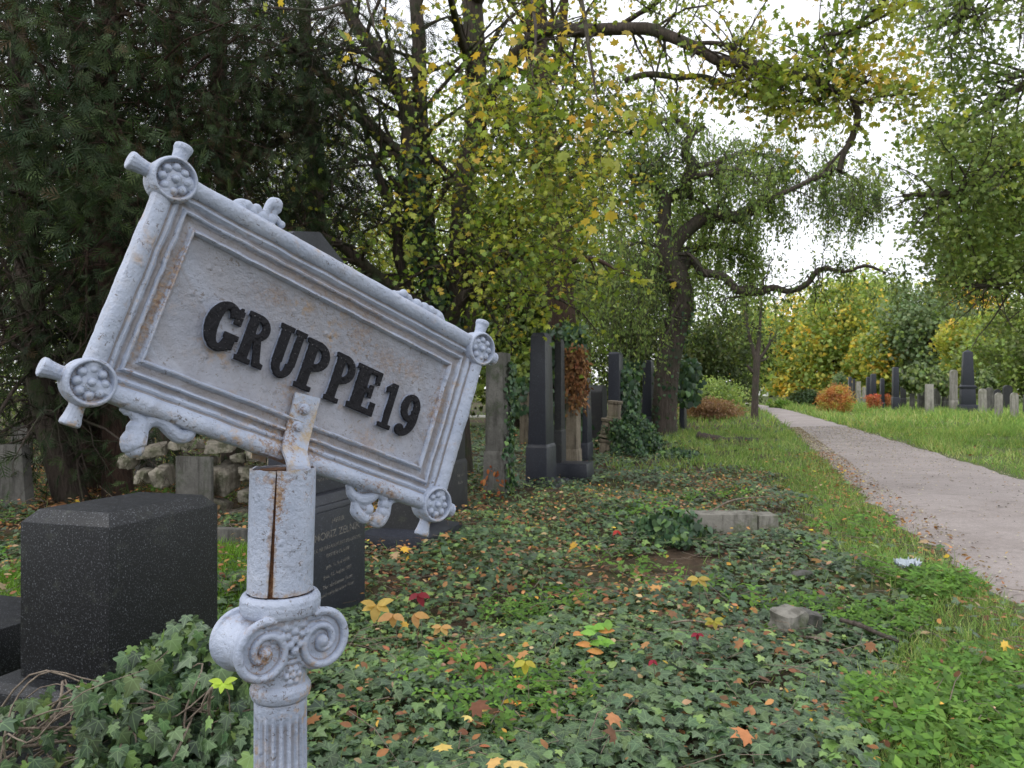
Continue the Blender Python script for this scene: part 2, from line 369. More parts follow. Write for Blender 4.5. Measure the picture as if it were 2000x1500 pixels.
c = k.ramp(n1, [(.3, (.345, .30, .28)), (.7, (.46, .405, .385))]); c = k.mix(.55, c, k.ramp(n2, [(.3, .45), (.5, .85), (.7, 1.)]), 'MULTIPLY')
c = k.mix(.7, c, k.ramp(k.noise(o, 11, 6, .8), [(.3, .68), (.7, 1.)]), 'MULTIPLY'); c = k.mix(k.ramp(n3, [(.56, 0.), (.66, .6)]), c, (.13, .105, .09)); c = k.mix(.5, c, k.ramp(k.noise(o, 45, 3, .8), [(.35, .6), (.6, 1.)]), 'MULTIPLY'); c = k.mix(k.ramp(n2, [(.68, 0.), (.72, .6)]), c, (.5, .46, .42))
vo = k.n('ShaderNodeTexVoronoi', feature='DISTANCE_TO_EDGE'); vo.inputs['Scale'].default_value = .55; k.l(k.mix(.25, o, k.n('ShaderNodeTexNoise', i_Scale=3.).outputs['Color']), vo.inputs['Vector'])
c = k.mix(k.math('MULTIPLY', k.ramp(vo.outputs['Distance'], [(.004, 1.), (.012, 0.)]), k.ramp(k.noise(o, .9, 3), [(.5, 0.), (.6, .6)])), c, (.07, .06, .05))
M['path'] = k.done(k.principled(c, .9, k.bump(n2, .5, .006), .25))
def path_mesh():
    ys = np.concatenate([np.linspace(-3, 30, 160), np.linspace(31, 76, 40)]); g = G(); V = []
    for i, y in enumerate(ys):
        l = float(pathLx(y))+.05*math.sin(y*3.1)+.04*math.sin(y*7.7+1)+.03*math.sin(y*17); r = float(pathRx(y))+.05*math.sin(y*2.3+2)+.03*math.sin(y*9.1)
        for u in (0, .05, .25, .5, .75, .95, 1): V.append((lerp(l, r, u), y, (.012+.03*(1-(2*u-1)**2)) if .04 < u < .96 else -.05))
    n = len(ys); i = np.arange(n-1)[:, None]*7+np.arange(6)[None]; g.add(V, [np.stack([i, i+1, i+8, i+7], -1).reshape(-1, 4)]); return g
tag(path_mesh().build('path', M['path'], smooth=True), kind='structure')

# ------------------------------------------------------------------ the cast iron sign
S0 = .9
def ray(p): return np.array([(p[0]-1000)/F, 1., (HY-p[1])/F])
cTL, cTR, cBR, cBL = [ray(p) for p in [(343, 357), (937, 684), (846, 984), (173, 747)]]
s2, s3, s4 = np.linalg.solve(np.stack([cTR, -cBR, cBL], 1), cTL)
O3 = s4*cBL*S0; EX = (s2*cTR-cTL)*S0; EY = cTL*S0-O3; PW = np.linalg.norm(EX); PH = np.linalg.norm(EY)
ax = EX/PW; an_ = nz(np.cross(EX, EY)); ay = np.cross(an_, ax)
PM = Matrix(((ax[0], ay[0], an_[0], O3[0]), (ax[1], ay[1], an_[1], O3[1]), (ax[2], ay[2], an_[2], O3[2]+CH), (0, 0, 0, 1)))
def plane_hit(px, py, off=0.):
    r = ray((px, py)); return r*((O3+an_*off)@an_)/(r@an_)+np.array([0, 0, CH])
def ploc(px, py, off=0.):
    q = plane_hit(px, py, off)-O3-np.array([0, 0, CH]); return np.array([q@ax, q@ay])
bx = plane_hit(548, 1150); PD = bx[1]-.0                    # pole axis lies in the plate's plane
PX = (548-1000)/F*PD; mpp = PD/F
def zz(py): return CH+(HY-py)/F*PD
root = empty('section_sign', (PX, PD, 0), 'silver painted cast iron sign on a fluted post, its tilted plate reading GRUPPE 19', 'sign')
RI = Matrix.Translation((-PX, -PD, 0))

def solid(name, parts, mat, parent, matrix, voxel=None, smooth_it=4, sm=True, decim=None):
    """parts: list of (verts, faces); optional voxel union like thickly painted cast iron"""
    bm = bmesh.new()
    for V, Fc in parts:
        vs = [bm.verts.new(v) for v in V]
        for f in Fc:
            try: bm.faces.new([vs[i] for i in f])
            except ValueError: pass
    bmesh.ops.recalc_face_normals(bm, faces=bm.faces)
    me = bpy.data.meshes.new(name); bm.to_mesh(me); bm.free(); me.materials.append(mat)
    o = bpy.data.objects.new(name, me); COL.objects.link(o)
    if voxel:
        r = o.modifiers.new('r', 'REMESH'); r.mode = 'VOXEL'; r.voxel_size = voxel
        if smooth_it:
            s_ = o.modifiers.new('s', 'SMOOTH'); s_.factor = .5; s_.iterations = smooth_it
        dg = bpy.context.evaluated_depsgraph_get(); m2 = bpy.data.meshes.new_from_object(o.evaluated_get(dg)); o.modifiers.clear(); o.data = m2
        m2.name = name
        if not m2.materials: m2.materials.append(mat)
        bpy.data.meshes.remove(me); me = m2
    if sm:
        me.polygons.foreach_set('use_smooth', np.ones(len(me.polygons), bool))
        if not voxel: me.set_sharp_from_angle(angle=math.radians(35))
    o.parent = parent; o.matrix_local = matrix
    return o
def prism(poly, z0, z1):
    n = len(poly); V = [(x, y, z0) for x, y in poly]+[(x, y, z1) for x, y in poly]
    return V, [tuple(range(n))[::-1], tuple(range(n, 2*n))]+[(i, (i+1) % n, n+(i+1) % n, n+i) for i in range(n)]
def ringpoly_parts(cx, cy, rx, ry, ix, iy, a0, a1, z0, z1, n=28):
    V = []; Fc = []
    for i in range(n+1):
        a = math.radians(lerp(a0, a1, i/n)); c, s = math.cos(a), math.sin(a)
        for z in (z0, z1): V += [(cx+rx*c, cy+ry*s, z), (cx+ix*c, cy+iy*s, z)]
    for i in range(n):
        b = i*4; Fc += [(b, b+4, b+5, b+1), (b+2, b+3, b+7, b+6), (b, b+2, b+6, b+4), (b+1, b+5, b+7, b+3)]
    if abs(a1-a0) < 359.9: Fc += [(0, 1, 3, 2), (n*4, n*4+2, n*4+3, n*4+1)]
    return V, Fc
def lathe(prof, n=32, cap=True):
    V = []; Fc = []
    for r, z in prof: V += [(r*math.cos(2*math.pi*i/n), r*math.sin(2*math.pi*i/n), z) for i in range(n)]
    for k_ in range(len(prof)-1): Fc += [(k_*n+i, k_*n+(i+1) % n, (k_+1)*n+(i+1) % n, (k_+1)*n+i) for i in range(n)]
    if cap: Fc += [tuple(range(n))[::-1], tuple(range((len(prof)-1)*n, len(prof)*n))]
    return V, Fc
def xf(part, mat): return [tuple(mat @ Vector(v)) for v in part[0]], part[1]
def tube(pts, rad, n=10):
    g = G(); p = np.array(pts, float)[None]; batch_tubes(g, p, np.array(rad, float)[None], n); V = [tuple(v) for v in g.V[0]]
    Fc = [tuple(f) for f in g.F[0]]+[tuple(range(n))[::-1], tuple(range(len(V)-n, len(V)))]; return V, Fc
def ball(c, r, n=10):
    pr = [(math.sin(math.pi*i/n)*1., -math.cos(math.pi*i/n)) for i in range(1, n)]; V, Fc = lathe(pr, 12)
    r = (r, r, r) if np.isscalar(r) else r
    return [(c[0]+x*r[0], c[1]+y*r[1], c[2]+z*r[2]) for x, y, z in V], Fc

u1 = PH/.2559                                   # moulding units
stains = [(.50*PW, .02*PH, .004, .05, .035, .03, .85), (.47*PW, .30*PH, 0, .022, .02, .03, .5), (.70*PW, .68*PH, 0, .03, .018, .02, .4), (.79*PW, .70*PH, 0, .022, .018, .02, .35), (.60*PW, .75*PH, 0, .02, .03, .02, .45),
          (.92*PW, .55*PH, 0, .014, .03, .02, .6), (.068*PW, .42*PH, .004, .006, .075, .012, .75), (.083*PW, .62*PH, .004, .006, .05, .012, .75), (.30*PW, .70*PH, 0, .03, .016, .02, .2), (.80*PW, -.02*PH, 0, .03, .012, .02, .8),
          (.33*PW, .74*PH, .0, .02, .014, .02, .3), (.72*PW, .2*PH, 0, .02, .02, .02, .4), (.48*PW, .88*PH, 0, .12, .01, .02, .3)]
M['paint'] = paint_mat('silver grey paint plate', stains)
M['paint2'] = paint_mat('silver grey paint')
prof = [(-.006, -.016), (-.013, -.013), (-.0165, -.006), (-.0165, .003), (-.0135, .0095), (-.008, .0128), (-.002, .0128), (.004, .0105), (.0075, .0062), (.0085, .0035), (.0105, .0030), (.0125, .0048), (.0145, .0050), (.0165, .0030),
        (.0185, -.0005), (.0215, -.002), (.0245, -.0012), (.0262, .0030), (.0280, .0042), (.0298, .0030), (.0312, -.0015), (.034, -.0035), (.0405, -.0032), (.0432, -.0005), (.0448, .0028), (.0466, .0034), (.0482, .0015), (.0500, -.0052), (.0525, -.0066)]
def plate_geo():
    V = []; Fc = []; nx, ny = 96, 48
    def ringpts(t, z):
        pts = []
        x0, y0, x1, y1 = t, t, PW-t, PH-t
        pts += [(lerp(x0, x1, i/nx), y0, z) for i in range(nx)]; pts += [(x1, lerp(y0, y1, i/ny), z) for i in range(ny)]
        pts += [(lerp(x1, x0, i/nx), y1, z) for i in range(nx)]; pts += [(x0, lerp(y1, y0, i/ny), z) for i in range(ny)]; return pts
    n = 2*(nx+ny); pr = [((t if t < .012 else .012+(t-.012)*.93)*u1*(1 if t > 0 else .88), z*u1*.9) for t, z in prof]
    for t, z in pr: V += ringpts(t, z)
    for k_ in range(len(pr)-1): Fc += [(k_*n+i, k_*n+(i+1) % n, (k_+1)*n+(i+1) % n, (k_+1)*n+i) for i in range(n)]
    Fc.append(tuple(range((len(pr)-1)*n, len(pr)*n))); Fc.append(tuple(range(n))[::-1])
    # dents and hand cast waviness
    V = [(x+.0009*mnoise.noise(Vector((x*40, y*40, z*40)))+.0006*mnoise.noise(Vector((x*140, y*140, 5))), y+.0009*mnoise.noise(Vector((x*40+9, y*40, z*40))), z+.0009*mnoise.noise(Vector((x*45, y*45+7, z*60)))+.0004*mnoise.noise(Vector((x*170, y*170, 3)))) for x, y, z in V]
    return V, Fc
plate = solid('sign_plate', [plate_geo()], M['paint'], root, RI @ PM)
def LM(x, y, z=0, rz=0): return Matrix.Translation((x, y, z)) @ Matrix.Rotation(rz, 4, 'Z')
# corner bosses with rosettes and pairs of stubs
for (cx, cy, dx, dy, flip) in ((0, PH, -1, 1, 0), (PW, PH, 1, 1, 0), (PW, 0, 1, -1, 1), (0, 0, -1, -1, 0)):
    pts = [lathe([(.020, -.026), (.0255, -.022), (.0275, -.012), (.0278, .004), (.0272, .0105), (.0255, .0135), (.0232, .0140), (.0218, .0100), (.0205, .0055)], 40)]
    R2 = .0143
    for q in range(8):
        a = q*math.pi/4+.2; pts.append(ball((R2*math.cos(a), R2*math.sin(a), .0070), (.0058, .0058, .0066)))
        
    pts.append(ball((0, 0, .0100), (.0052, .0052, .0068)))
    for (sxx, syy) in ((dx, 0), (0, dy)):
        d = Vector((sxx, syy, 0)); L = .048+.003*random.random(); r = .0108
        if cx > 0 and sxx > 0: L = .044
        sides = [(0.018, r*.95), (.030, r*.80), (.040, r*.92), (L-.004, r*1.06), (L, r*1.04), (L+.0015, r*.85)]
        p_ = [tuple(d*t_+Vector((0, 0, -.007))) for t_, _ in sides]; pts.append(tube(p_, [r_ for _, r_ in sides], 14))
    sc_ = Matrix.Scale(u1, 4); pts = [xf(p_, sc_) for p_ in pts]
    solid('corner_rosette', pts, M['paint2'], plate, LM(cx, cy), .0007, 1)
# scroll ornaments (leafy cast scrolls, some broken)
def scroll(name, blobs, tubes, stain=False):
    parts = []
    for (x, y, r) in blobs: parts.append(ball((*ploc(x, y), -.003), (r*.001, r*.001, r*.0009)))
    for t_ in tubes:
        pts = [(*ploc(x, y), z_*.001) for x, y, z_, r in t_]; rr = [r*.001 for *_, r in t_]
        n = max(12, 4*len(t_)); q = spline([list(p_)+[r] for p_, r in zip(pts, rr)], n); parts.append(tube(q[:, :3], np.maximum(q[:, 3], .0012), 10)); parts.append(ball(q[0, :3], q[0, 3])); parts.append(ball(q[-1, :3], q[-1, 3]))
    c = np.mean([np.mean(p_[0], 0) for p_ in parts], 0); parts = [([(v[0]-c[0], v[1]-c[1], v[2]-c[2]) for v in p_[0]], p_[1]) for p_ in parts]
    return solid(name, parts, M['paint2'], plate, Matrix.Translation(tuple(c)), .0009, 3)
scroll('scroll_ornament', [(470, 405, 9), (484, 402, 8), (492, 412, 8), (503, 408, 7), (512, 424, 9), (520, 416, 6), (530, 428, 8), (541, 399, 9), (552, 438, 5), (505, 440, 9), (528, 445, 9), (478, 416, 8)],
       [[(458, 412, -3, 4), (463, 400, -3, 6), (478, 397, -3, 6), (492, 408, -3, 5), (508, 430, -3, 6)], [(512, 438, -3, 6), (520, 425, -3, 5), (524, 408, -3, 5), (534, 396, -3, 7), (543, 396, -3, 6)], [(543, 408, -3, 6), (536, 418, -3, 4), (545, 430, -3, 4), (552, 442, -3, 3)]])
scroll('scroll_ornament', [(772, 576, 7), (790, 574, 7), (800, 582, 6), (815, 595, 9), (830, 602, 9), (842, 608, 9), (856, 619, 9), (862, 625, 7), (825, 610, 9), (845, 622, 9)],
       [[(762, 578, -3, 3), (778, 573, -3, 4), (796, 578, -3, 5), (806, 590, -3, 4)], [(808, 592, -3, 4), (820, 598, -3, 5), (838, 604, -3, 5), (858, 614, -3, 6), (866, 628, -3, 5)]])
scroll('scroll_ornament', [(262, 862, 14), (268, 838, 11)],
       [[(240, 800, -3, 3), (258, 806, -3, 5), (274, 822, -3, 9), (270, 845, -3, 12), (262, 868, -3, 14), (264, 876, -3, 11)],
        [(280, 838, -3, 7), (294, 822, -3, 8), (318, 822, -3, 9), (334, 838, -3, 9), (352, 852, -3, 9), (370, 848, -3, 8), (378, 836, -3, 5)], [(246, 806, -3, 3), (278, 812, -3, 4), (300, 820, -3, 5)]])
scroll('scroll_ornament', [(720, 995, 9), (748, 1000, 9), (738, 1014, 10), (752, 985, 9)],
       [[(684, 950, -3, 5), (690, 966, -3, 7), (706, 976, -3, 9), (726, 972, -3, 8), (738, 962, -3, 6), (744, 950, -3, 5)], [(708, 952, -3, 7), (722, 950, -3, 8), (738, 958, -3, 8), (752, 972, -3, 7)],
        [(696, 985, -3, 6), (698, 1000, -3, 8), (712, 1012, -3, 8), (728, 1012, -3, 6)], [(700, 982, -3, 6), (712, 990, -3, 5)], [(724, 1020, -3, 4), (742, 1022, -3, 7), (754, 1006, -3, 7), (760, 985, -3, 6), (770, 978, -3, 4), (784, 976, -3, 3)]])
# raised letters
def rect(a, b, c, d): return [(a, b), (c, b), (c, d), (a, d)]
SR = ('r',)
GL = {
 'G': dict(a=[('k', .36, .5, .38, .5, .10, .34, 36, 325)], p=[rect(.46, .12, .68, .40), rect(.42, .32, .74, .43), rect(.53, .62, .70, .92), [(.50, .82), (.66, .62), (.66, .98), (.6, .98)]]),
 'R': dict(a=[('k', .30, .735, .36, .265, .15, .125, -92, 92)], p=[rect(.06, .04, .31, .98), rect(0, 0, .41, .10), rect(0, .90, .34, 1.), [(.30, .54), (.50, .56), (.66, .12), (.76, .10), (.76, 0), (.50, 0)]]),
 'U': dict(a=[('k', .38, .30, .31, .30, .075, .17, 178, 362)], p=[rect(.06, .29, .33, .98), rect(0, .90, .40, 1.), rect(.51, .29, .71, .98), rect(.45, .90, .78, 1.)]),
 'P': dict(a=[('k', .30, .70, .38, .30, .17, .15, -92, 92)], p=[rect(.06, .04, .31, .98), rect(0, 0, .44, .10), rect(0, .90, .34, 1.), ]),
 'E': dict(a=[], p=[rect(.07, .04, .36, .98), rect(0, 0, .66, .13), rect(0, .885, .66, 1.), rect(.56, 0, .70, .30), rect(.54, .70, .67, 1.), rect(.3, .45, .52, .56), rect(.44, .36, .54, .65)]),
 '1': dict(a=[], p=[rect(.24, .04, .50, 1.), rect(.08, 0, .64, .10), [(.26, 1.0), (.03, .86), (.06, .74), (.26, .80)]]),
 '9': dict(a=[('k', .34, .68, .34, .32, .10, .17, 0, 360), ('k', .18, .50, .50, .50, .24, .38, -88, 22)], p=[], b=[(.15, .14, .15, .13)])}
LET = [('G', .186, .272, .353, .585), ('R', .279, .355, .352, .590), ('U', .367, .444, .352, .602), ('P', .450, .527, .343, .594), ('P', .543, .612, .343, .590), ('E', .615, .703, .350, .585), ('1', .722, .772, .318, .560), ('9', .789, .855, .312, .548)]
for ch, fx0, fx1, fy0, fy1 in LET:
    g_ = GL[ch]; wmax = {'G': .72, 'R': .76, 'U': .78, 'P': .68, 'E': .70, '1': .64, '9': .68}[ch]
    sx_ = (fx1-fx0)*PW/wmax; fm = (fy0+fy1)/2; fh = (fy1-fy0)*1.09; fy0, fy1 = fm-fh/2, fm+fh/2; sy_ = fh*PH; parts = []
    for a_ in g_['a']: parts.append(ringpoly_parts(*a_[1:], -.004, .0075, 36))
    for p_ in g_['p']: parts.append(prism(p_, -.004, .0075))
    for b_ in g_.get('b', []): parts.append(ringpoly_parts(b_[0], b_[1], b_[2], b_[3], .01, .01, 0, 360, -.004, .0075, 24)); parts.append(ball((b_[0], b_[1], 0), (b_[2]*.8, b_[3]*.8, .006)))
    parts = [([(x*sx_, y*sy_, z) for x, y, z in V_], F_) for V_, F_ in parts]
    solid('letter', parts, M['letter'], plate, Matrix.Translation((fx0*PW, fy0*PH, -.0060*u1)), .0006, 2)['label'] = 'raised black letter %s' % ch if ch.isalpha() else 'raised black figure %s' % ch
# strap in front (two bolts), back strap
def strip(path, wdt, th):
    V = []; Fc = []; path = np.array(path)
    for i, p_ in enumerate(path):
        t_ = nz((path[min(i+1, len(path)-1)]-path[max(i-1, 0)])[None])[0]; nn = np.cross(t_, wdt/np.linalg.norm(wdt)); nn = nz(nn[None])[0]*th/2; w_ = wdt/2
        V += [tuple(p_-w_-nn), tuple(p_+w_-nn), tuple(p_+w_+nn), tuple(p_-w_+nn)]
    for i in range(len(path)-1):
        b = i*4; Fc += [(b+j, b+(j+1) % 4, b+4+(j+1) % 4, b+4+j) for j in range(4)]
    Fc += [(0, 1, 2, 3), tuple(range(len(V)-4, len(V)))[::-1]]; return V, Fc
fr = lambda px, py, o_: plane_hit(px, py, o_)
sp = [fr(601, 772, .0000), fr(594, 800, .0005), fr(584, 838, .0015), fr(577, 868, .0075), fr(576, 884, .016), fr(582, 905, .026), fr(584, 925, .027), fr(583, 950, .026)]
spq = spline(sp, 28); wd = (fr(627, 778, 0)-fr(575, 765, 0))*.93; wd2 = spline([wd, wd*.98, wd*.98, wd*.97, wd*.95, wd*.9, wd*.9, wd*.9], 28)
Vs = []; Fs_ = []
for i, p_ in enumerate(spq):
    w_ = wd2[i]/2; t_ = nz((spq[min(i+1, 27)]-spq[max(i-1, 0)])[None])[0]; nn = nz(np.cross(t_, w_)[None])[0]*.0016
    Vs += [p_-w_-nn, p_+w_-nn, p_+w_+nn, p_-w_+nn]
for i in range(27): b = i*4; Fs_ += [(b+j, b+(j+1) % 4, b+4+(j+1) % 4, b+4+j) for j in range(4)]
Fs_ += [(0, 1, 2, 3), (108, 111, 110, 109)]
sc0 = np.mean(Vs, 0); k_st = [tuple(fr(566, 830, .01)-sc0)+(.012, .012, .030, 1.), tuple(fr(597, 800, .01)-sc0)+(.012, .012, .009, .7), tuple(fr(575, 870, .02)-sc0)+(.006, .006, .012, .6)]
M['strap'] = paint_mat('rust stained strap paint', k_st)
strap = solid('strap', [([tuple(v-sc0) for v in Vs], Fs_)], M['strap'], root, RI @ Matrix.Translation(tuple(sc0)))
for (bx_, by_) in ((594, 800), (580, 834)):
    q = fr(bx_, by_, .002); nm = an_; Rm = Matrix(np.column_stack([ax, ay, an_]).tolist()).to_4x4()
    solid('bolt', [lathe([(.0075, 0), (.0078, .001), (.0058, .0022), (.0056, .0045), (.0046, .0062), (.0025, .0070)], 18)], M['strap'], strap, Matrix.Translation(tuple(q-sc0)) @ Rm)
bp = [fr(505, 900, -.03), fr(505, 880, -.028), fr(500, 850, -.022), fr(505, 800, -.02)]
bs = np.mean(bp, 0); solid('back_strap', [strip([p_-bs for p_ in bp], ax*.02, .003)], M['paint2'], root, RI @ Matrix.Translation(tuple(bs)))
# sleeve: rolled sheet with an open rusty seam
seam_dir = math.atan2(-1, -.04)-.0
def sleeve():
    r, r2, n = 62.5*mpp, 58.5*mpp, 72; V = []; Fc = []; zs = np.linspace(zz(1152), zz(914), 30); m = n+1
    for k_, z in enumerate(zs):
        f = k_/29; gap = .13*(1-f)+.035; a0 = -math.pi/2-.02+.11*f; xo = lerp(-1, 5, f)*mpp
        for rr in (r, r2):
            for i in range(m):
                a = a0+gap/2+(2*math.pi-gap)*i/n; e = 1+.012*mnoise.noise(Vector((math.cos(a)*2, math.sin(a)*2, z*9)))
                zt = z+(.0016*mnoise.noise(Vector((a*3, f*5, 2))) if k_ in (0, 29) else 0)
                V.append((rr*e*math.cos(a)+xo, rr*e*math.sin(a), zt))
    W_ = 2*m
    for k_ in range(29):
        b = k_*W_
        for i in range(n): Fc += [(b+i, b+i+1, b+W_+i+1, b+W_+i), (b+m+i, b+W_+m+i, b+W_+m+i+1, b+m+i+1)]
        Fc += [(b, b+W_, b+W_+m, b+m), (b+n, b+m+n, b+W_+m+n, b+W_+n)]
    for b, o_ in ((0, 1), (29*W_, 0)): Fc += [(b+i, b+i+1, b+m+i+1, b+m+i) if o_ else (b+i, b+m+i, b+m+i+1, b+i+1) for i in range(n)]
    return V, Fc
rs_ = -62*mpp
ss = [(.010, rs_, zz(960), .008, .02, .035, .95), (.050, -.03, zz(965), .012, .02, .035, .7), (.004, rs_, zz(930), .03, .02, .007, .6), (.001, rs_, zz(1050), .006, .02, .09, .6), (0, rs_, zz(1150), .05, .03, .006, .45)]
M['paint_sleeve'] = paint_mat('silver grey paint sleeve', ss)
slv = solid('sleeve', [sleeve()], M['paint_sleeve'], root, Matrix())
solid('seam', [lathe([(57.5*mpp, zz(1154)), (57.8*mpp, zz(1100)), (57.5*mpp, zz(1000)), (57.4*mpp, zz(918))], 40)], M['rust'], slv, Matrix.Translation((2*mpp, 0, 0)))
# Ionic capital: volutes face along the plate's normal
def cap_parts():
    s = mpp; C = [lathe([(40*s, zz(1180)), (70*s, zz(1196)), (75*s, zz(1188)), (77*s, zz(1176)), (76*s, zz(1164)), (71*s, zz(1156)), (64*s, zz(1154)), (58*s, zz(1160))], 48)]
    C.append(lathe([(50*s, zz(1345)), (49*s, zz(1300)), (46*s, zz(1280)), (52*s, zz(1240)), (60*s, zz(1212)), (62*s, zz(1195)), (60*s, zz(1180))], 40))
    C.append(lathe([(46*s, zz(1364)), (54*s, zz(1358)), (58*s, zz(1348)), (58*s, zz(1338)), (53*s, zz(1329)), (46*s, zz(1325))], 48))
    N = np.array([an_[0], an_[1], 0]); N /= np.linalg.norm(N); T = np.array([-N[1], N[0], 0]); Z = np.array([0, 0, 1.]); b = .0385*.97; rv = .0365
    zc = zz(1252)
    def at(t, n_, z): return tuple(T*t+N*n_+Z*z)
    for sg in (-1, 1):
        cz = zc+(0.001 if sg < 0 else 0)
        for (n0, fs) in ((.030, 1), (-.030, -1)):
            pr = []; turns = 1.75; K = 80                    # raised spiral, starts on top towards the middle
            for i in range(K):
                f = i/(K-1); a = math.radians(110)-f*turns*2*math.pi; r = rv*(1-f)**.85*.93+.004
                pr.append(at(sg*(b+math.cos(a)*r), n0+fs*.004, cz+math.sin(a)*r))
            C.append(tube(pr, np.linspace(.0056, .0040, K), 8)); C.append(ball(at(sg*b, n0+fs*.003, cz), .0088))
            # disc
            ds = []; m_ = 30
            for i in range(m_): a = 2*math.pi*i/m_; ds.append((math.cos(a), math.sin(a)))
            V = [at(sg*b+x*rv*.95, n0-.004*fs, cz+y*rv*.95) for x, y in ds]+[at(sg*b+x*rv*.95, n0+.0015*fs, cz+y*rv*.95) for x, y in ds]
            C.append((V, [tuple(range(m_)), tuple(range(m_, 2*m_))[::-1]]+[(i, (i+1) % m_, m_+(i+1) % m_, m_+i) for i in range(m_)]))
        # bolster roll
        path = [at(sg*b, n_, cz) for n_ in np.linspace(-.029, .029, 13)]; rr = [rv*(.80+.20*abs(2*i/12-1)**1.5) for i in range(13)]; C.append(tube(path, rr, 30))
    # bridge between the volutes and palmette with buds
    for fs in (1, -1):
        C.append(tube([at(t_, fs*.030, zc+rv*.88-abs(t_)*.05*0) for t_ in np.linspace(-b, b, 9)], [.0055]*9, 10))
        C.append(tube([at(t_, fs*.026, zc+rv*.55-.006*math.cos(t_/b*1.57)) for t_ in np.linspace(-b*.8, b*.8, 9)], [.010]*9, 10))
        for (t_, z_, r_) in ((0, .030, .0050), (0, .020, .0058), (0, .010, .0055), (-.011, .026, .0050), (.011, .026, .0048), (-.016, .016, .0052), (.016, .016, .0050), (-.009, .015, .0042), (.009, .015, .0042), (0, .036, .0052), (.010, .035, .0044), (-.010, .034, .0044), (-.006, .004, .0052), (.007, .003, .0050), (0, -.004, .0055)):
            C.append(ball(at(t_, fs*.0345, zc+z_), r_))
        for q in range(6): a = q*math.pi/3; C.append(ball(at(.0085*math.cos(a), fs*49*s*.97, zz(1306)+.0085*math.sin(a)), .0042))
        C.append(ball(at(0, fs*49*s, zz(1306)), .0042)); C.append(tube([at(t_, fs*(48.5*s-abs(t_)*.35), zz(1281)) for t_ in np.linspace(-.022, .022, 7)], [.0025]*7, 8))
        C.append(tube([at(t_, fs*(48.5*s-abs(t_)*.35), zz(1268)) for t_ in np.linspace(-.022, .022, 7)], [.004]*7, 8))
    C.append(lathe([(35*s, zz(1345)), (35*s, zz(1190))], 20))
    return C
NN = nz(np.array([[an_[0], an_[1], 0]]))[0]; TT = np.array([-NN[1], NN[0], 0])
vl = -TT*.0385+NN*.034; cst = [(vl[0], vl[1], zz(1256), .017, .017, .016, .95), (vl[0]-.015, vl[1], zz(1305), .03, .03, .008, .7), (-.03, -.03, zz(1330), .02, .02, .01, .6), (0, -.05, zz(1200), .07, .05, .004, .4)]
M['paint_cap'] = paint_mat('silver grey paint capital', cst)
capo = solid('capital', cap_parts(), M['paint_cap'], root, Matrix(), .0011, 2)
def fluted():
    n = 20*10; V = []; Fc = []; s = mpp; zt, zb = zz(1362), -.05; zs = [zt, zt-.004, zt-.016, zt-.021, zt-.027]+list(np.linspace(zt-.06, zb, 20))
    for k_, z in enumerate(zs):
        depth = 0 if k_ < 2 else (0 if k_ == 2 else (.5 if k_ == 3 else 1)); R = 50*s*(1+.10*max(0, (zt-z))/1.2)
        for i in range(n):
            a = 2*math.pi*i/n; ph = (i % 10)/10; f = max(0, math.sin(math.pi*min(1, max(0, (ph-.12)/.76))))**.6
            r = R-depth*f*.0036; V.append((r*math.cos(a), r*math.sin(a), z))
    for k_ in range(len(zs)-1): Fc += [(k_*n+(i+1) % n, k_*n+i, (k_+1)*n+i, (k_+1)*n+(i+1) % n) for i in range(n)]
    Fc.append(tuple(range(n))); return V, Fc
solid('fluted_post', [fluted()], M['paint2'], root, Matrix())

# ------------------------------------------------------------------ gravestones
YAW = -TH
def frustum(bm, z0, z1, w0, t0, w1, t1, bev=.006, cx=0, cy=0, cx1=None, cy1=None):
    """local x = thickness (towards the path), local y = width along the row"""
    cx1 = cx if cx1 is None else cx1; cy1 = cy if cy1 is None else cy1
    v = [bm.verts.new((cx+sx_*t0/2, cy+sy_*w0/2, z0)) for sx_, sy_ in ((-1, -1), (1, -1), (1, 1), (-1, 1))]+[bm.verts.new((cx1+sx_*t1/2, cy1+sy_*w1/2, z1)) for sx_, sy_ in ((-1, -1), (1, -1), (1, 1), (-1, 1))]
    fs = [bm.faces.new([v[i] for i in q]) for q in ((3, 2, 1, 0), (4, 5, 6, 7), (0, 1, 5, 4), (1, 2, 6, 5), (2, 3, 7, 6), (3, 0, 4, 7))]
    if bev: bmesh.ops.bevel(bm, geom=list({e for f in fs for e in f.edges}), offset=bev, segments=2, affect='EDGES', profile=.6)
def bm_obj(name, build, mat, parent, loc=(0, 0, 0), smooth=True):
    bm = bmesh.new(); build(bm); me = bpy.data.meshes.new(name); bm.to_mesh(me); bm.free(); me.materials.append(mat)
    if smooth: me.polygons.foreach_set('use_smooth', np.ones(len(me.polygons), bool)); me.set_sharp_from_angle(angle=math.radians(28))
    o = link(name, me, parent); o.location = loc; return o
def solve(px0, px1, px2, pyb, d=None, side='L'):
    d = d or gd(pyb); X = (px1-1000)/F*d; k0, k2 = (px0-1000)/F, (px2-1000)/F; c, s = math.cos(TH), math.sin(TH)
    if side == 'L': t = (X-k0*d)/(c+k0*s); w_ = (X-k2*d)/(k2*c-s); ctr = np.array([X, d, 0])-Vv*t/2+U*w_/2
    else: w_ = (X-k0*d)/(k0*c-s); t = (k2*d-X)/(c+k2*s); ctr = np.array([X, d, 0])+Vv*t/2+U*w_/2
    return d, ctr, w_, t
def hz(py, d): return CH+(HY-py)/F*d
STONES = []
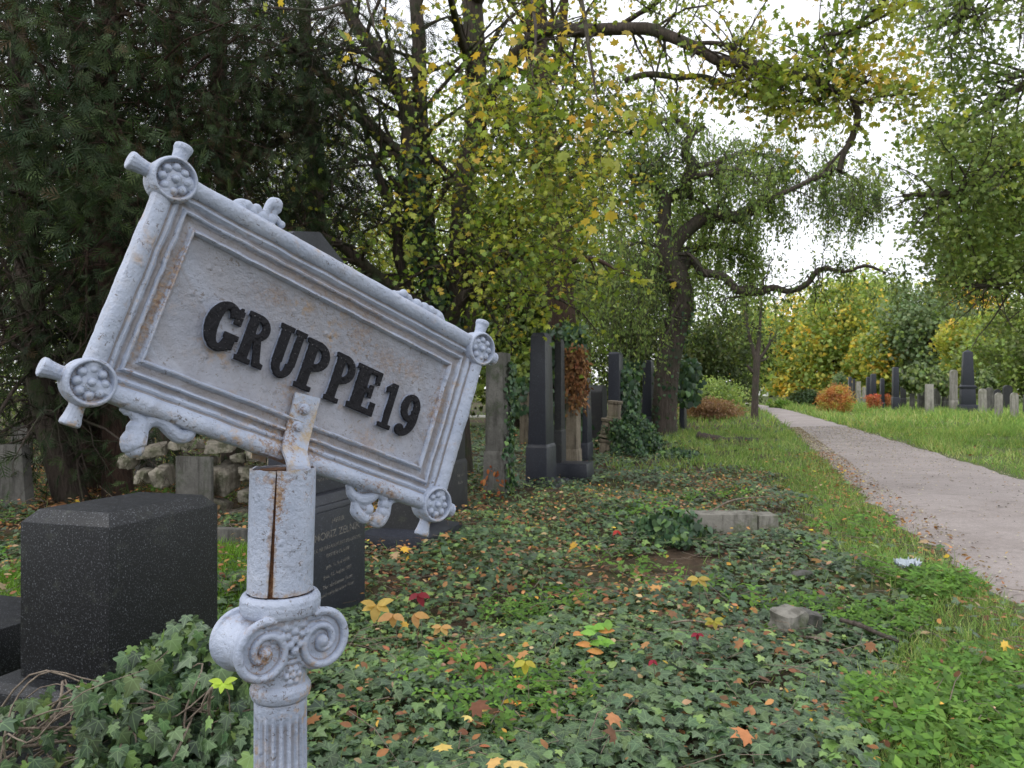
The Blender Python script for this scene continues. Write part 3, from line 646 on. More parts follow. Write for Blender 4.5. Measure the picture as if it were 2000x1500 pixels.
def stele(label, px0, px1, px2, pyb, pyt, mat, style='taper', side='L', d=None, pybase=None, tap=.8, group=None, wmax=None, name='gravestone', lean=0.):
    d, ctr, w_, t = solve(px0, px1, px2, pyb, d, side)
    if wmax: w2 = min(w_, wmax); ctr = ctr-U*(w_-w2)/2; w_ = w2
    H = hz(pyt, d); e = empty(name, (ctr[0], ctr[1], 0), label, 'gravestone', group, YAW); e.rotation_euler = (0, lean, YAW)
    zb = hz(pybase, d) if pybase else 0
    mt = M[mat]
    if zb: bm_obj('base', lambda bm: (frustum(bm, -.1, zb-.02, w_, t, w_*.97, t*.97), frustum(bm, zb-.021, zb+.02, w_*.97, t*.97, w_*.86, t*.86, .003)), mt, e)
    z0 = zb if zb else -.1; k_ = .86 if zb else 1.; w0, t0 = w_*k_, t*k_; w1, t1 = w0*tap, t0*tap; dz = .0015
    def shaft(bm):
        if style == 'taper':
            ch_ = min(.05, H*.03); frustum(bm, z0+dz, H-ch_, w0-.004, t0-.004, w1, t1); frustum(bm, H-ch_+.001, H, w1-.003, t1-.003, w1*.84, t1*.72, .003)
        elif style == 'flat': frustum(bm, z0+dz, H, w0, t0, w1, t1)
        elif style == 'gable':
            frustum(bm, z0+dz, H-.12, w0, t0, w1, t1); frustum(bm, H-.119, H-.03, w1+.02, t1+.02, w1+.02, t1+.02, .004); frustum(bm, H-.0295, H+.06, w1, t1, w1*.1, t1*.9, .002)
        elif style == 'round':
            n = 14; R_ = w0/2; zc_ = H-R_*.6; prof_ = [(-R_, z0)]+[(-R_*math.cos(math.pi*i/n), zc_+R_*.6*math.sin(math.pi*i/n)) for i in range(n+1)]+[(R_, z0)]
            a = [bm.verts.new((-t0/2, y, z)) for y, z in prof_]; b = [bm.verts.new((t0/2, y, z)) for y, z in prof_]; m_ = len(prof_)
            f1 = bm.faces.new(a); f2 = bm.faces.new(b[::-1]); fs = [f1, f2]+[bm.faces.new((a[(i+1) % m_], a[i], b[i], b[(i+1) % m_])) for i in range(m_)]
            bmesh.ops.recalc_face_normals(bm, faces=fs); bmesh.ops.bevel(bm, geom=list(f1.edges)+list(f2.edges), offset=min(.012, t0*.1), segments=2, affect='EDGES')
        elif style == 'roundt':   # rounded when seen from the side facing the viewer
            n = 14; R_ = t0/2; zc_ = H-R_; prof_ = [(-R_, z0)]+[(-R_*math.cos(math.pi*i/n), zc_+R_*math.sin(math.pi*i/n)) for i in range(n+1)]+[(R_, z0)]
            a = [bm.verts.new((x, -w0/2, z)) for x, z in prof_]; b = [bm.verts.new((x, w0/2, z)) for x, z in prof_]; m_ = len(prof_)
            f1 = bm.faces.new(a); f2 = bm.faces.new(b[::-1]); fs = [f1, f2]+[bm.faces.new((a[(i+1) % m_], a[i], b[i], b[(i+1) % m_])) for i in range(m_)]
            bmesh.ops.recalc_face_normals(bm, faces=fs); bmesh.ops.bevel(bm, geom=list(f1.edges)+list(f2.edges), offset=min(.012, t0*.1), segments=2, affect='EDGES')
        elif style == 'obelisk':
            h1 = zb+(H-zb)*.30; frustum(bm, z0+dz, h1, w0*.90, t0*.90, w0*.84, t0*.84); frustum(bm, h1+.001, h1+.10, w0*.98, t0*.98, w0*1.04, t0*1.04, .01); frustum(bm, h1+.101, h1+.18, w0*.96, t0*.96, w0*.8, t0*.8, .01)
            frustum(bm, h1+.181, H-.13, w0*.74, t0*.74, w0*.56, t0*.56); frustum(bm, H-.129, H, w0*.555, t0*.555, .03, .03, .002)
    bm_obj('shaft', shaft, mt, e); STONES.append((e, ctr, w_, t, H)); return e, ctr, w_, t, H
GR = 'gravestones in the row left of the path'; GR2 = 'gravestones on the meadow right of the path'
# a: black flecked block, close by
d_a = 2.85; d, ctr, wA, tA = solve(40, 213, 425, 0, d_a)
e = empty('gravestone', (ctr[0], ctr[1], 0), 'low black flecked granite block with sloping top edges, the nearest gravestone, at lower left', 'gravestone', GR, YAW)
zt = hz(1031, d_a); zt2 = zt+.045; zbk = hz(1345, d_a)
bm_obj('block', lambda bm: (frustum(bm, zbk+.002, zt, wA, tA, wA, tA, .0022), frustum(bm, zt+.0004, zt2, wA-.004, tA-.004, wA-.085, tA-.085, .0015)), M['granite'], e)
bm_obj('plinth', lambda bm: (frustum(bm, -.1, zbk-.03, wA+.20, tA+.20, wA+.20, tA+.20, .006), frustum(bm, zbk-.0295, zbk, wA+.195, tA+.195, wA+.14, tA+.14, .004)), M['granite'], e)
# flat slab left of it
d2 = 3.4; c2 = P(-60, 1300, d2); e = empty('grave_slab', (c2[0]-.18, c2[1]+.1, 0), 'low dark engraved slab on the ground left of the black granite block', 'grave slab', None, YAW)
bm_obj('slab', lambda bm: frustum(bm, -.05, .33, .8, .75, .78, .73, .006), M['granite'], e)
# b: tall inscribed stele behind the pole
dB = 4.35; d, ctr, wB, tB = solve(487, 600, 713, 0, dB)
eb = empty('gravestone', (ctr[0], ctr[1], 0), 'tall dark stele with engraved inscription, standing right behind the sign post', 'gravestone', GR, YAW)
zB = hz(1010, dB); zC = hz(985, dB); zTop = hz(444, dB)
bm_obj('base', lambda bm: frustum(bm, -.1, zB, wB, tB, wB, tB, .004), M['granite_far'], eb)
bm_obj('cornice', lambda bm: (frustum(bm, zB+.001, zB+.035, wB*.97, tB*.97, wB*.93, tB*.93, .004), frustum(bm, zB+.036, zB+.09, wB*.90, tB*.90, wB*.80, tB*.80, .006)), M['granite_far'], eb)
def shb(bm):
    w0, w1, t0, t1 = wB*.78, wB*.60, tB*.74, tB*.60; zs = zTop-.12
    w0, w1, t0, t1 = wB*.90, wB*.86, .19, .13; pr = [(-w0/2, zB+.091, t0), (w0/2, zB+.091, t0), (w1/2, zTop-.09, t1), (w1*.02, zTop+.045, t1*.98), (-w1*.46, zTop+.0, t1*.98), (-w1/2, zTop-.02, t1)]
    a = [bm.verts.new((-t/2, y, z)) for y, z, t in pr]; b = [bm.verts.new((t/2, y, z)) for y, z, t in pr]; m_ = len(pr)
    fs = [bm.faces.new(a), bm.faces.new(b[::-1])]+[bm.faces.new((a[(i+1) % m_], a[i], b[i], b[(i+1) % m_])) for i in range(m_)]
    bmesh.ops.recalc_face_normals(bm, faces=fs); bmesh.ops.bevel(bm, geom=list({e_ for f in fs for e_ in f.edges}), offset=.006, segments=2, affect='EDGES')
bm_obj('shaft', shb, M['granite_far'], eb)
k = NT('engraved lettering'); M['engrave'] = k.done(k.principled(k.ramp(k.noise(k.coord('Object'), 60, 3), [(.4, (.07, .065, .06)), (.6, (.20, .19, .175))]), .9))
def inscribe(parent, lines, x, zc, width, mat, ybias=0):
    for txt, z, h, wl in lines:
        cu = bpy.data.curves.new('inscription', 'FONT'); cu.body = txt; cu.align_x = 'CENTER'; cu.size = 1; cu.offset = .012; cu.extrude = .0
        t_ = bpy.data.objects.new('inscription', cu); COL.objects.link(t_); dg = bpy.context.evaluated_depsgraph_get(); me = bpy.data.meshes.new_from_object(t_.evaluated_get(dg))
        bpy.data.objects.remove(t_); n = len(me.vertices); co = np.empty(n*3, np.float32); me.vertices.foreach_get('co', co); co = co.reshape(-1, 3); wx = co[:, 0].max()-co[:, 0].min()
        out = np.zeros_like(co); out[:, 0] = x+.0012; out[:, 1] = co[:, 0]*(wl/wx)+ybias; out[:, 2] = z+co[:, 1]*h/.7
        me.vertices.foreach_set('co', out.ravel()); me.update(); me.materials.clear(); me.materials.append(mat); o = link('inscription', me, parent)
W_ = wB*.86
inscribe(eb, [('HERR', zB-.075, .026, W_*.26), ('MORIZ ZELNIK', zB-.155, .042, W_*.92), ('K.K. MILITÄR-REGISTRATURS-OFFIZIAL', zB-.215, .020, W_*.95), ('ERSTER CLASSE', zB-.262, .020, W_*.46), ('geb. 11. Juni 1839,', zB-.325, .020, W_*.48),
              ('gest. 12. August 1901.', zB-.378, .020, W_*.58), ('Der zärtlichste Gatte', zB-.436, .020, W_*.60), ('und aufopferndste Vater', zB-.480, .020, W_*.66)], tB/2, 0, wB, M['engrave'])
inscribe(eb, [('ruht hier', zB+.16, .022, W_*.3)], .094, 0, wB, M['engrave'])
# c and neighbours
dC = gd(1080)+.25
stele('dark tapered stone on a wide plinth half hidden behind the lower right of the sign', 738, 815, 862, 0, 790, 'granite_olive', 'taper', d=dC, tap=.82, group=GR)
sC = STONES[-1]; bm_obj('plinth', lambda bm: (frustum(bm, -.1, .10, sC[2]+.30, sC[3]+.30, sC[2]+.30, sC[3]+.30, .006), frustum(bm, .1005, .14, sC[2]+.298, sC[3]+.298, sC[2]+.06, sC[3]+.06, .004)), M['granite_far'], sC[0])
stele('dark stone with a square base, between the sign and the rough grey stone', 848, 884, 914, 1005, 760, 'granite_olive', 'taper', pybase=905, tap=.9, group=GR)
sD = STONES[-1]; inscribe(sD[0], [('Hier ruht', .38, .03, .2), ('Bruder', .30, .03, .16)], sD[3]/2, 0, .3, M['engrave'])
stele('rough grey stone with ivy creeping up its right edge, right beside the sign', 943, 985, 1003, 975, 688, 'greystone', 'flat', pybase=885, tap=.93, group=GR); sE = STONES[-1]
stele('tall dark grey polished stele, biggest in the row between the sign and the weeping tree', 1026, 1068, 1087, 950, 648, 'granite_far', 'taper', pybase=872, tap=.78, group=GR); sF = STONES[-1]
bm_obj('foot_slab', lambda bm: frustum(bm, -.1, .05, sF[2]+.25, sF[3]+.35, sF[2]+.2, sF[3]+.3, .006), M['granite_far'], sF[0])
stele('slim dark stele with rounded top just behind the biggest dark stele', 1080, 1097, 1106, 930, 662, 'granite_olive', 'taper', pybase=842, tap=.85, group=GR)
bm_obj('foot_slab', lambda bm: frustum(bm, -.1, .20, .55, .55, .5, .5, .006, .22, 0), M['granite_far'], STONES[-1][0])
stele('pale brown stone draped in dry russet creeper', 1102, 1127, 1137, 922, 687, 'brownstone', 'flat', pybase=880, tap=.96, group=GR); sG = STONES[-1]
stele('slim dark tapering stone right of the russet creeper', 1134, 1148, 1159, 905, 738, 'granite_far', 'taper', pybase=868, tap=.62, group=GR)
stele('tall dark square pillar above the leaning pedestal pieces', 1187, 1210, 1218, 868, 687, 'granite_far', 'taper', tap=.92, group=GR); sI = STONES[-1]
stele('dark pillar with pale left side beside the weeping tree trunk', 1252, 1274, 1281, 848, 703, 'granite_far', 'taper', pybase=815, tap=.86, group=GR)
stele('pale slab behind the dark pillar next to the weeping tree', 1247, 1256, 1262, 835, 780, 'greystone', 'flat', group=GR)
stele('weathered pale stone glimpsed behind the rough grey stone', 1014, 1031, 1037, 868, 760, 'brownstone', 'flat', group=GR)
stele('dark stone behind the weeping tree trunk on its right side', 1326, 1337, 1342, 838, 745, 'granite_far', 'taper', group=GR)
stele('dark broad stone in the shade between the slim tapering stone and the tall pillar', 1148, 1176, 1186, 862, 752, 'granite_olive', 'round', group=GR)
stele('big dark grey headstone standing in the shade at the far left edge', -70, 52, 72, 985, 870, 'greystone', 'flat', d=8.6, group='stones under the conifers', wmax=.25)
stele('grey square block on the ground between the black granite block and the sign post', 405, 480, 500, 1085, 1037, 'greystone', 'flat', d=6.5, group='stones under the conifers')
stele('grey tablet leaning on the rubble wall behind the black granite block', 342, 412, 418, 0, 893, 'greystone', 'flat', d=8.1, tap=.98, group='stones under the conifers')
for i, (a_, b_, c_, yb, yt, st_) in enumerate(((165, 215, 222, 935, 815, 'flat'), (20, 60, 66, 925, 830, 'round'), (262, 300, 306, 925, 842, 'flat'))):
    stele(['dim grey stone between the two leaning conifer trunks', 'dim rounded stone in the deep shade at the left edge', 'dim grey stone behind the red brown conifer trunk'][i], a_, b_, c_, yb, yt, 'greystone', st_, group='stones under the conifers', wmax=.3)
# right of the path
def rs(label, a_, b_, c_, yb, yt, mat, st_='taper', base=None, tap=.92, wmax=1.3): return stele(label, a_, b_, c_, yb, yt, mat, st_, 'R', pybase=base, tap=tap, group=GR2, wmax=wmax)
rs('leftmost thin dark stone, peeping over the orange bush', 1656, 1658, 1664, 790, 736, 'granite_far')
rs('second thin stone over the orange bush, grey', 1664, 1666, 1671, 789, 740, 'granite_olive')
rs('pale slim stone right beside the orange bush', 1671, 1674, 1682, 787, 745, 'palestone', 'flat')
rs('shortest pale stone, far off between the slim stones right of the orange bush', 1684, 1686, 1691, 785, 756, 'palestone', 'flat')
rs('slim dark stone left of the taller pillar behind the red shrub', 1691, 1693, 1700, 789, 736, 'granite_far')
rs('taller grey blue pillar on a square base behind the red shrub', 1698, 1701, 1713, 790, 730, 'granite_far', base=771)
rs('dark pillar with pale top standing inside the red shrub', 1717, 1720, 1729, 800, 739, 'granite_far', base=786)
rs('big dark blue pillar on a stepped base right of the red shrub', 1740, 1744, 1758, 805, 717, 'granite_far', base=776, tap=.9)
rs('broad grey stone tucked behind the big dark blue pillar', 1757, 1758, 1771, 799, 752, 'granite_olive', 'flat', base=778)
rs('grey stone under the large round ivy head', 1791, 1795, 1808, 803, 752, 'greystone', 'flat')
rs('broken stump of stone under the left of the round ivy head', 1776, 1778, 1787, 804, 768, 'greystone', 'flat')
rs('pale square post in front of the ivy covered stones', 1806, 1810, 1824, 809, 750, 'palestone', 'flat', tap=.95)
rs('brown grey stone wrapped in dry creeper right of the pale square post', 1822, 1826, 1839, 801, 722, 'greystone', 'flat', base=790)
rs('stone hung with green ivy between the creeper stone and the tall pale stele', 1838, 1842, 1855, 801, 730, 'greystone', 'flat', base=784)
rs('tall pale rounded stele left of the black obelisk', 1853, 1858, 1872, 804, 722, 'palestone', 'roundt', base=783, tap=1)
rs('black obelisk on a stepped pedestal, tallest stone of the meadow', 1868, 1874, 1912, 806, 683, 'granite_far', 'obelisk', base=791, wmax=1.2)
rs('small white round topped stone, nearest to the black obelisk', 1910, 1913, 1928, 812, 759, 'palestone', 'roundt', tap=1, wmax=.25)
rs('grey round topped stone behind the small white one by the black obelisk', 1924, 1928, 1941, 806, 757, 'greystone', 'roundt', tap=1)
rs('small white round topped stone, middle one of three', 1942, 1945, 1959, 818, 767, 'palestone', 'roundt', tap=1, wmax=.25)
rs('dark rounded stone behind the middle small white stone', 1940, 1942, 1956, 802, 760, 'granite_olive', 'roundt', tap=1)
rs('dark grey round arched stone between the last two small white stones', 1957, 1961, 1978, 801, 752, 'granite_olive', 'roundt', tap=1)
rs('dark slab far behind the small white stones', 1947, 1949, 1965, 790, 744, 'granite_olive', 'flat')
rs('small white round topped stone, the rightmost of three', 1972, 1975, 1990, 820, 767, 'palestone', 'roundt', tap=1, wmax=.25)
rs('grey stone cut off by the right edge of the picture', 1997, 2001, 2016, 812, 771, 'greystone', 'flat')

# ------------------------------------------------------------------ trees
def tree_root(name, label, loc, group=None): return empty(name, (loc[0], loc[1], float(gz(loc[0], loc[1]))-.02), label, 'tree', group)
def as_root(g, name, mat, root, **kw): return g.build(name, mat, root, origin=tuple(root.location), **kw)
def leaves_on(g, T, twigs, m, size, cols, w=None, jit=.05, up=.7, var=.15, droop=.3, t0=.1):
    p, tn = along(twigs, m, t0, jit); n = len(p)
    d = nz(rng.normal(size=(n, 3))+tn*.5+np.array([0, 0, -droop])); nr = nz(rng.normal(size=(n, 3))*.7+np.array([0, 0, up]))
    sz = size*(.55+.75*rng.random(n)); c = cols(p) if callable(cols) else palette(n, cols, w, var)
    scatter(g, T, p, frames_y(d, nr), sz, c)
def stack_limbs(limbs, n=24, wob=.0):
    a = [limb_px(l, n, wob) for l in limbs]; return np.stack([x[0] for x in a]), np.stack([x[1] for x in a])
def clumpcol(base_cols, weights, s=.35, var=.16, seed=0, gold=None, goldp=0., zgold=0.):
    base = np.array(base_cols, float)
    def f(p):
        n = len(p); q = np.round(p/s).astype(int); h = (np.sin(q[:, 0]*12.9898+q[:, 1]*78.233+q[:, 2]*37.719+seed)*43758.5453) % 1
        w_ = np.cumsum(np.array(weights)/np.sum(weights)); i = np.searchsorted(w_, np.clip(h*.75+rng.random(n)*.25, 0, .9999)); c = base[i]
        return np.clip(c*(1+rng.normal(0, var, (n, 1)))*(1+rng.normal(0, .05, (n, 3))), .004, .8)
    return f

# --- the multi stemmed maple behind the sign
YG, YL, GN, DG, OR = (.23, .25, .055), (.36, .27, .055), (.14, .19, .045), (.07, .11, .03), (.42, .22, .05)
mb = P(893, 930, 12.3)
t_m = tree_root('maple_tree', 'many stemmed maple with yellow green leaves, one long limb arching over the path', mb)
D = 12.
L0 = [[(893, 950, D, 34), (890, 850, D, 30), (888, 740, D, 28), (885, 660, D, 27), (880, 600, D, 25)],
 [(882, 640, D, 22), (850, 600, D, 19), (835, 540, D, 17), (825, 477, D, 16), (812, 412, D, 17), (803, 368, D, 18), (788, 303, D, 18), (773, 299, D, 15), (734, 260, D, 13), (695, 217, D, 12), (665, 182, D-.3, 11), (630, 143, D-.6, 9), (580, 90, D-1, 7)],
 [(795, 320, D, 16), (799, 282, D, 16), (795, 217, D, 15), (769, 152, D, 15), (743, 108, D, 14), (704, 65, D, 13), (682, 22, D, 12), (665, -60, D, 9), (640, -160, D, 6)],
 [(878, 640, D+.5, 20), (855, 563, D+.5, 17), (838, 477, D+.5, 16), (829, 303, D+.5, 15), (821, 217, D+.6, 15), (821, 87, D+.6, 14), (815, 0, D+.7, 12), (812, -140, D+.8, 8)],
 [(892, 650, D+.2, 26), (895, 560, D+.2, 24), (905, 390, D, 22), (918, 303, D, 22), (927, 286, D, 22), (933, 217, D, 22), (933, 130, D, 21), (927, 0, D, 20), (925, -120, D, 16), (940, -300, D, 10)],
 [(880, 625, D-.3, 15), (905, 580, D-.5, 13), (933, 559, D-.6, 12), (972, 516, D-.9, 10), (1000, 470, D-1.1, 6), (1015, 430, D-1.2, 3)],
 [(870, 640, D-.2, 16), (820, 598, D-.4, 14), (760, 559, D-.6, 13), (708, 516, D-.9, 12), (660, 477, D-1.1, 9), (600, 450, D-1.4, 5)],
 [(800, 570, D, 10), (795, 555, D, 10), (777, 498, D, 10), (777, 433, D, 9), (747, 368, D, 8), (725, 303, D, 7), (705, 230, D, 4)],
 [(933, 230, D, 12), (968, 217, D-.1, 10), (1016, 277, D-.2, 10), (1063, 325, D-.2, 9), (1100, 350, D-.3, 4)],
 [(935, 215, D, 17), (955, 190, D-.2, 15), (977, 156, D-.5, 14), (1010, 107, D-.9, 14), (1030, 85, D-1.1, 14), (1075, 55, D-1.4, 14), (1125, 62, D-1.7, 13), (1200, 58, D-2.0, 12), (1265, 58, D-2.4, 12), (1300, 70, D-2.6, 11), (1350, 92, D-2.9, 10.5), (1400, 120, D-3.1, 10),
  (1450, 125, D-3.4, 9), (1500, 136, D-3.6, 8.5), (1550, 148, D-3.8, 8), (1610, 170, D-4, 7), (1645, 188, D-4.1, 5), (1668, 205, D-4.2, 3.5)]]
L1 = [[(1220, 158, D-2.2, 6), (1265, 145, D-2.3, 6), (1325, 150, D-2.5, 6), (1380, 150, D-2.8, 5.5), (1430, 175, D-3, 5), (1480, 192, D-3.2, 4), (1500, 180, D-3.4, 2)],
 [(1350, 85, D-2.9, 4), (1400, 85, D-3, 4.5), (1445, 100, D-3.2, 4.5), (1480, 125, D-3.4, 4)], [(1530, 148, D-3.7, 6), (1560, 130, D-3.8, 4), (1595, 118, D-3.9, 3.5)],
 [(1610, 170, D-4, 6), (1625, 150, D-4, 5), (1660, 145, D-4, 5), (1690, 160, D-4.1, 3.5), (1715, 175, D-4.1, 2.5)],
 [(1620, 155, D-4, 6), (1620, 110, D-4.1, 5), (1605, 75, D-4.2, 4), (1640, 68, D-4.2, 3.5), (1700, 50, D-4.3, 3), (1780, 5, D-4.5, 2.5)],
 [(1625, 100, D-4.1, 3.5), (1650, 70, D-4.2, 3), (1700, 30, D-4.4, 3), (1760, -30, D-4.5, 2)], [(1200, 58, D-2, 6), (1250, 25, D-2.2, 5), (1290, 0, D-2.3, 4), (1310, -60, D-2.4, 3)],
 [(1610, 170, D-4, 5), (1600, 195, D-4, 3.5), (1560, 200, D-3.9, 2.5)], [(1668, 205, D-4.2, 3), (1720, 190, D-4.3, 2.5), (1790, 185, D-4.5, 2)],
 [(1400, 120, D-3.1, 5), (1410, 140, D-3.1, 3.5), (1440, 150, D-3.2, 2)], [(1668, 200, D-4.2, 6), (1675, 225, D-4.2, 7), (1665, 265, D-4.2, 7), (1645, 300, D-4.2, 6), (1636, 335, D-4.2, 6)], [(1655, 285, D-4.2, 3), (1630, 308, D-4.2, 3), (1612, 325, D-4.2, 2)],
 [(927, 150, D, 12), (900, 80, D-1, 9), (880, 0, D-2.2, 7), (860, -60, D-3.2, 6), (760, -40, D-5, 5), (640, 20, D-6.5, 3.5), (520, 20, D-7.2, 2.5)],
 [(930, 0, D, 16), (960, -140, D-2, 16), (1020, -200, D-4.5, 16), (1090, -120, D-6.5, 14), (1130, -20, D-7.2, 6), (1150, 90, D-7.6, 4), (1165, 190, D-7.8, 1.5)],
 [(1060, -160, D-5.5, 12), (1040, -40, D-7, 5), (1050, 60, D-7.6, 3), (1040, 150, D-7.8, 1)], [(930, -60, D, 12), (900, -170, D-3, 12), (800, -150, D-5.5, 8), (720, -40, D-7, 4), (735, 60, D-7.4, 1.5)]]
P0, R0 = stack_limbs(L0, 40, .008); P1, R1 = stack_limbs(L1, 28, .006)
g = G(); bc = (.5, .5, .5); batch_tubes(g, P0, R0, 12); batch_tubes(g, P1, R1, 8)
A1, AR1 = grow(P0[1:9], R0[1:9], 20, 1.9, .9, .35, .15, .25, .15, .35, 7, .16)
A2, AR2 = grow(A1, AR1, 6, .75, .8, .6, .0, .3, .2, .5, 5, .14)
B1, BR1 = grow(P0[9:], R0[9:], 56, 1.15, 1., .25, .1, .25, .25, .28, 6, .2)
B1b, BR1b = grow(P1[:10], R1[:10], 14, .65, .9, .4, .1, .25, .1, .4, 6, .2)
B1 = np.concatenate([B1, B1b]); BR1 = np.concatenate([BR1, BR1b])
B2, BR2 = grow(B1, BR1, 5, .38, .8, .5, 0, .35, .15, .5, 5, .16)
N1, NR1 = grow(P1[12:], R1[12:], 8, .8, .8, .5, -.1, .5, .3, .35, 6, .14)
N2, NR2 = grow(N1, NR1, 4, .35, .7, .7, 0, .3, .2, .5, 5, .12)
C1, CR1 = grow(P0[5:6], R0[5:6], 14, 1.3, .9, .5, .1, .2, .3, .4, 7, .14); C2, CR2 = grow(C1, CR1, 6, .5, .8, .6, 0, .3, .2, .5, 5, .14)
for a_, b_, n_ in ((A1, AR1, 5), (B1, BR1, 5), (N1, NR1, 5), (C1, CR1, 5)): batch_tubes(g, a_, b_, n_)
for a_, b_ in ((A2, AR2), (B2, BR2), (N2, NR2), (C2, CR2)): batch_tubes(g, a_, b_*.8, 3)
as_root(g, 'trunk', M['bark'], t_m, smooth=True)
g = G(); mc = clumpcol([GN, YG, YL, DG, OR], [.42, .22, .05, .29, .02], .45, .3)
def band(tw, keep):   # foliage hangs mainly between the stems and the overhanging limb
    c = tw.mean(1); px = 1000+c[:, 0]/c[:, 1]*F; return tw[keep(px, HY-(c[:, 2]-CH)/c[:, 1]*F)]
A2k = band(A2, lambda x, y: (rng.random(len(x)) < np.where(x > 950, 1., np.where(x > 860, .5, np.where(x > 690, .3, .12)))))
leaves_on(g, MAPLE_S, A2k, 13, .066, mc, jit=.13)
leaves_on(g, MAPLE_S, C2, 9, .085, mc, jit=.1)
mc2 = clumpcol([YG, YL, GN, DG, OR], [.42, .13, .34, .1, .03], .4, .2, 3)
leaves_on(g, MAPLE_S, B2, 6, .058, mc2, jit=.06)
leaves_on(g, MAPLE, band(N2, lambda x, y: rng.random(len(x)) < np.where(x < 800, .22, .75)), 6, .052, clumpcol([YG, YL, GN, OR], [.4, .3, .25, .06], .3, .15, 5), jit=.06)
# curtains of leaves low in front of the stems
q = [P(rng.uniform(780, 1240), rng.uniform(120, 560), rng.uniform(8.2, 13)) for _ in range(900)]
q = [p_ for p_ in q if not (((1000+p_[0]/p_[1]*F) < 930 and rng.random() < .72) or (1000+p_[0]/p_[1]*F) > 1130 and (HY-(p_[2]-CH)/p_[1]*F) > 430)]
q = np.array(q); K_ = np.stack([q+np.array([0, 0, .25])*f*-1+rng.normal(0, .07, q.shape)*f for f in np.linspace(0, 1, 5)], 1)
K_[:, 1:] += (nz(rng.normal(size=(len(q), 3)))*np.array([1, 1, .3])*.5)[:, None]*np.linspace(.25, 1, 4)[None, :, None]
g2 = G(); batch_tubes(g2, K_, np.full(K_.shape[:2], .0035), 3); tag(as_root(g2, 'hanging_twigs', M['bark'], t_m), kind='stuff')
leaves_on(g, MAPLE_S, K_, 14, .062, mc, jit=.16)
as_root(g, 'crown', M['leaf'], t_m, smooth=False)

# --- straight tree behind the creeper stone
tb = P(1103, 885, 16.5); t_s = tree_root('straight_tree', 'tall straight reddish trunk with ivy round its foot, behind the stone draped in russet creeper', tb)
D = 16.5; Ps, Rs = stack_limbs([[(1106, 905, D, 34), (1102, 800, D, 31), (1098, 650, D, 28), (1092, 540, D, 26), (1078, 400, D, 25), (1062, 250, D, 24), (1050, 150, D, 23), (1045, 0, D, 22), (1040, -200, D, 18), (1030, -420, D, 12)],
 [(1050, 180, D, 12), (1085, 130, D, 10), (1098, 60, D, 9), (1105, -30, D, 8), (1110, -130, D, 6), (1120, -200, D, 5), (1125, -260, D, 4), (1130, -300, D, 3), (1140, -330, D, 3), (1150, -380, D, 3)],
 [(1045, -20, D, 14), (1000, -130, D, 10), (960, -260, D, 8), (930, -350, D, 5)]], 30, .01)
g = G(); batch_tubes(g, Ps, Rs, 12); a1, r1 = grow(Ps, Rs, 16, 2.4, .9, .3, .3, .1, .35, .3, 7, .15); a2, r2 = grow(a1, r1, 5, .9, .8, .6, 0, .3, .3, .5, 5); batch_tubes(g, a1, r1, 5); batch_tubes(g, a2, r2, 3)
as_root(g, 'trunk', M['bark_red'], t_s, smooth=True)
g = G(); leaves_on(g, MAPLE_S, a2, 10, .13, clumpcol([GN, YG, YL], [.5, .35, .15], .6), jit=.2); as_root(g, 'crown', M['leaf'], t_s)

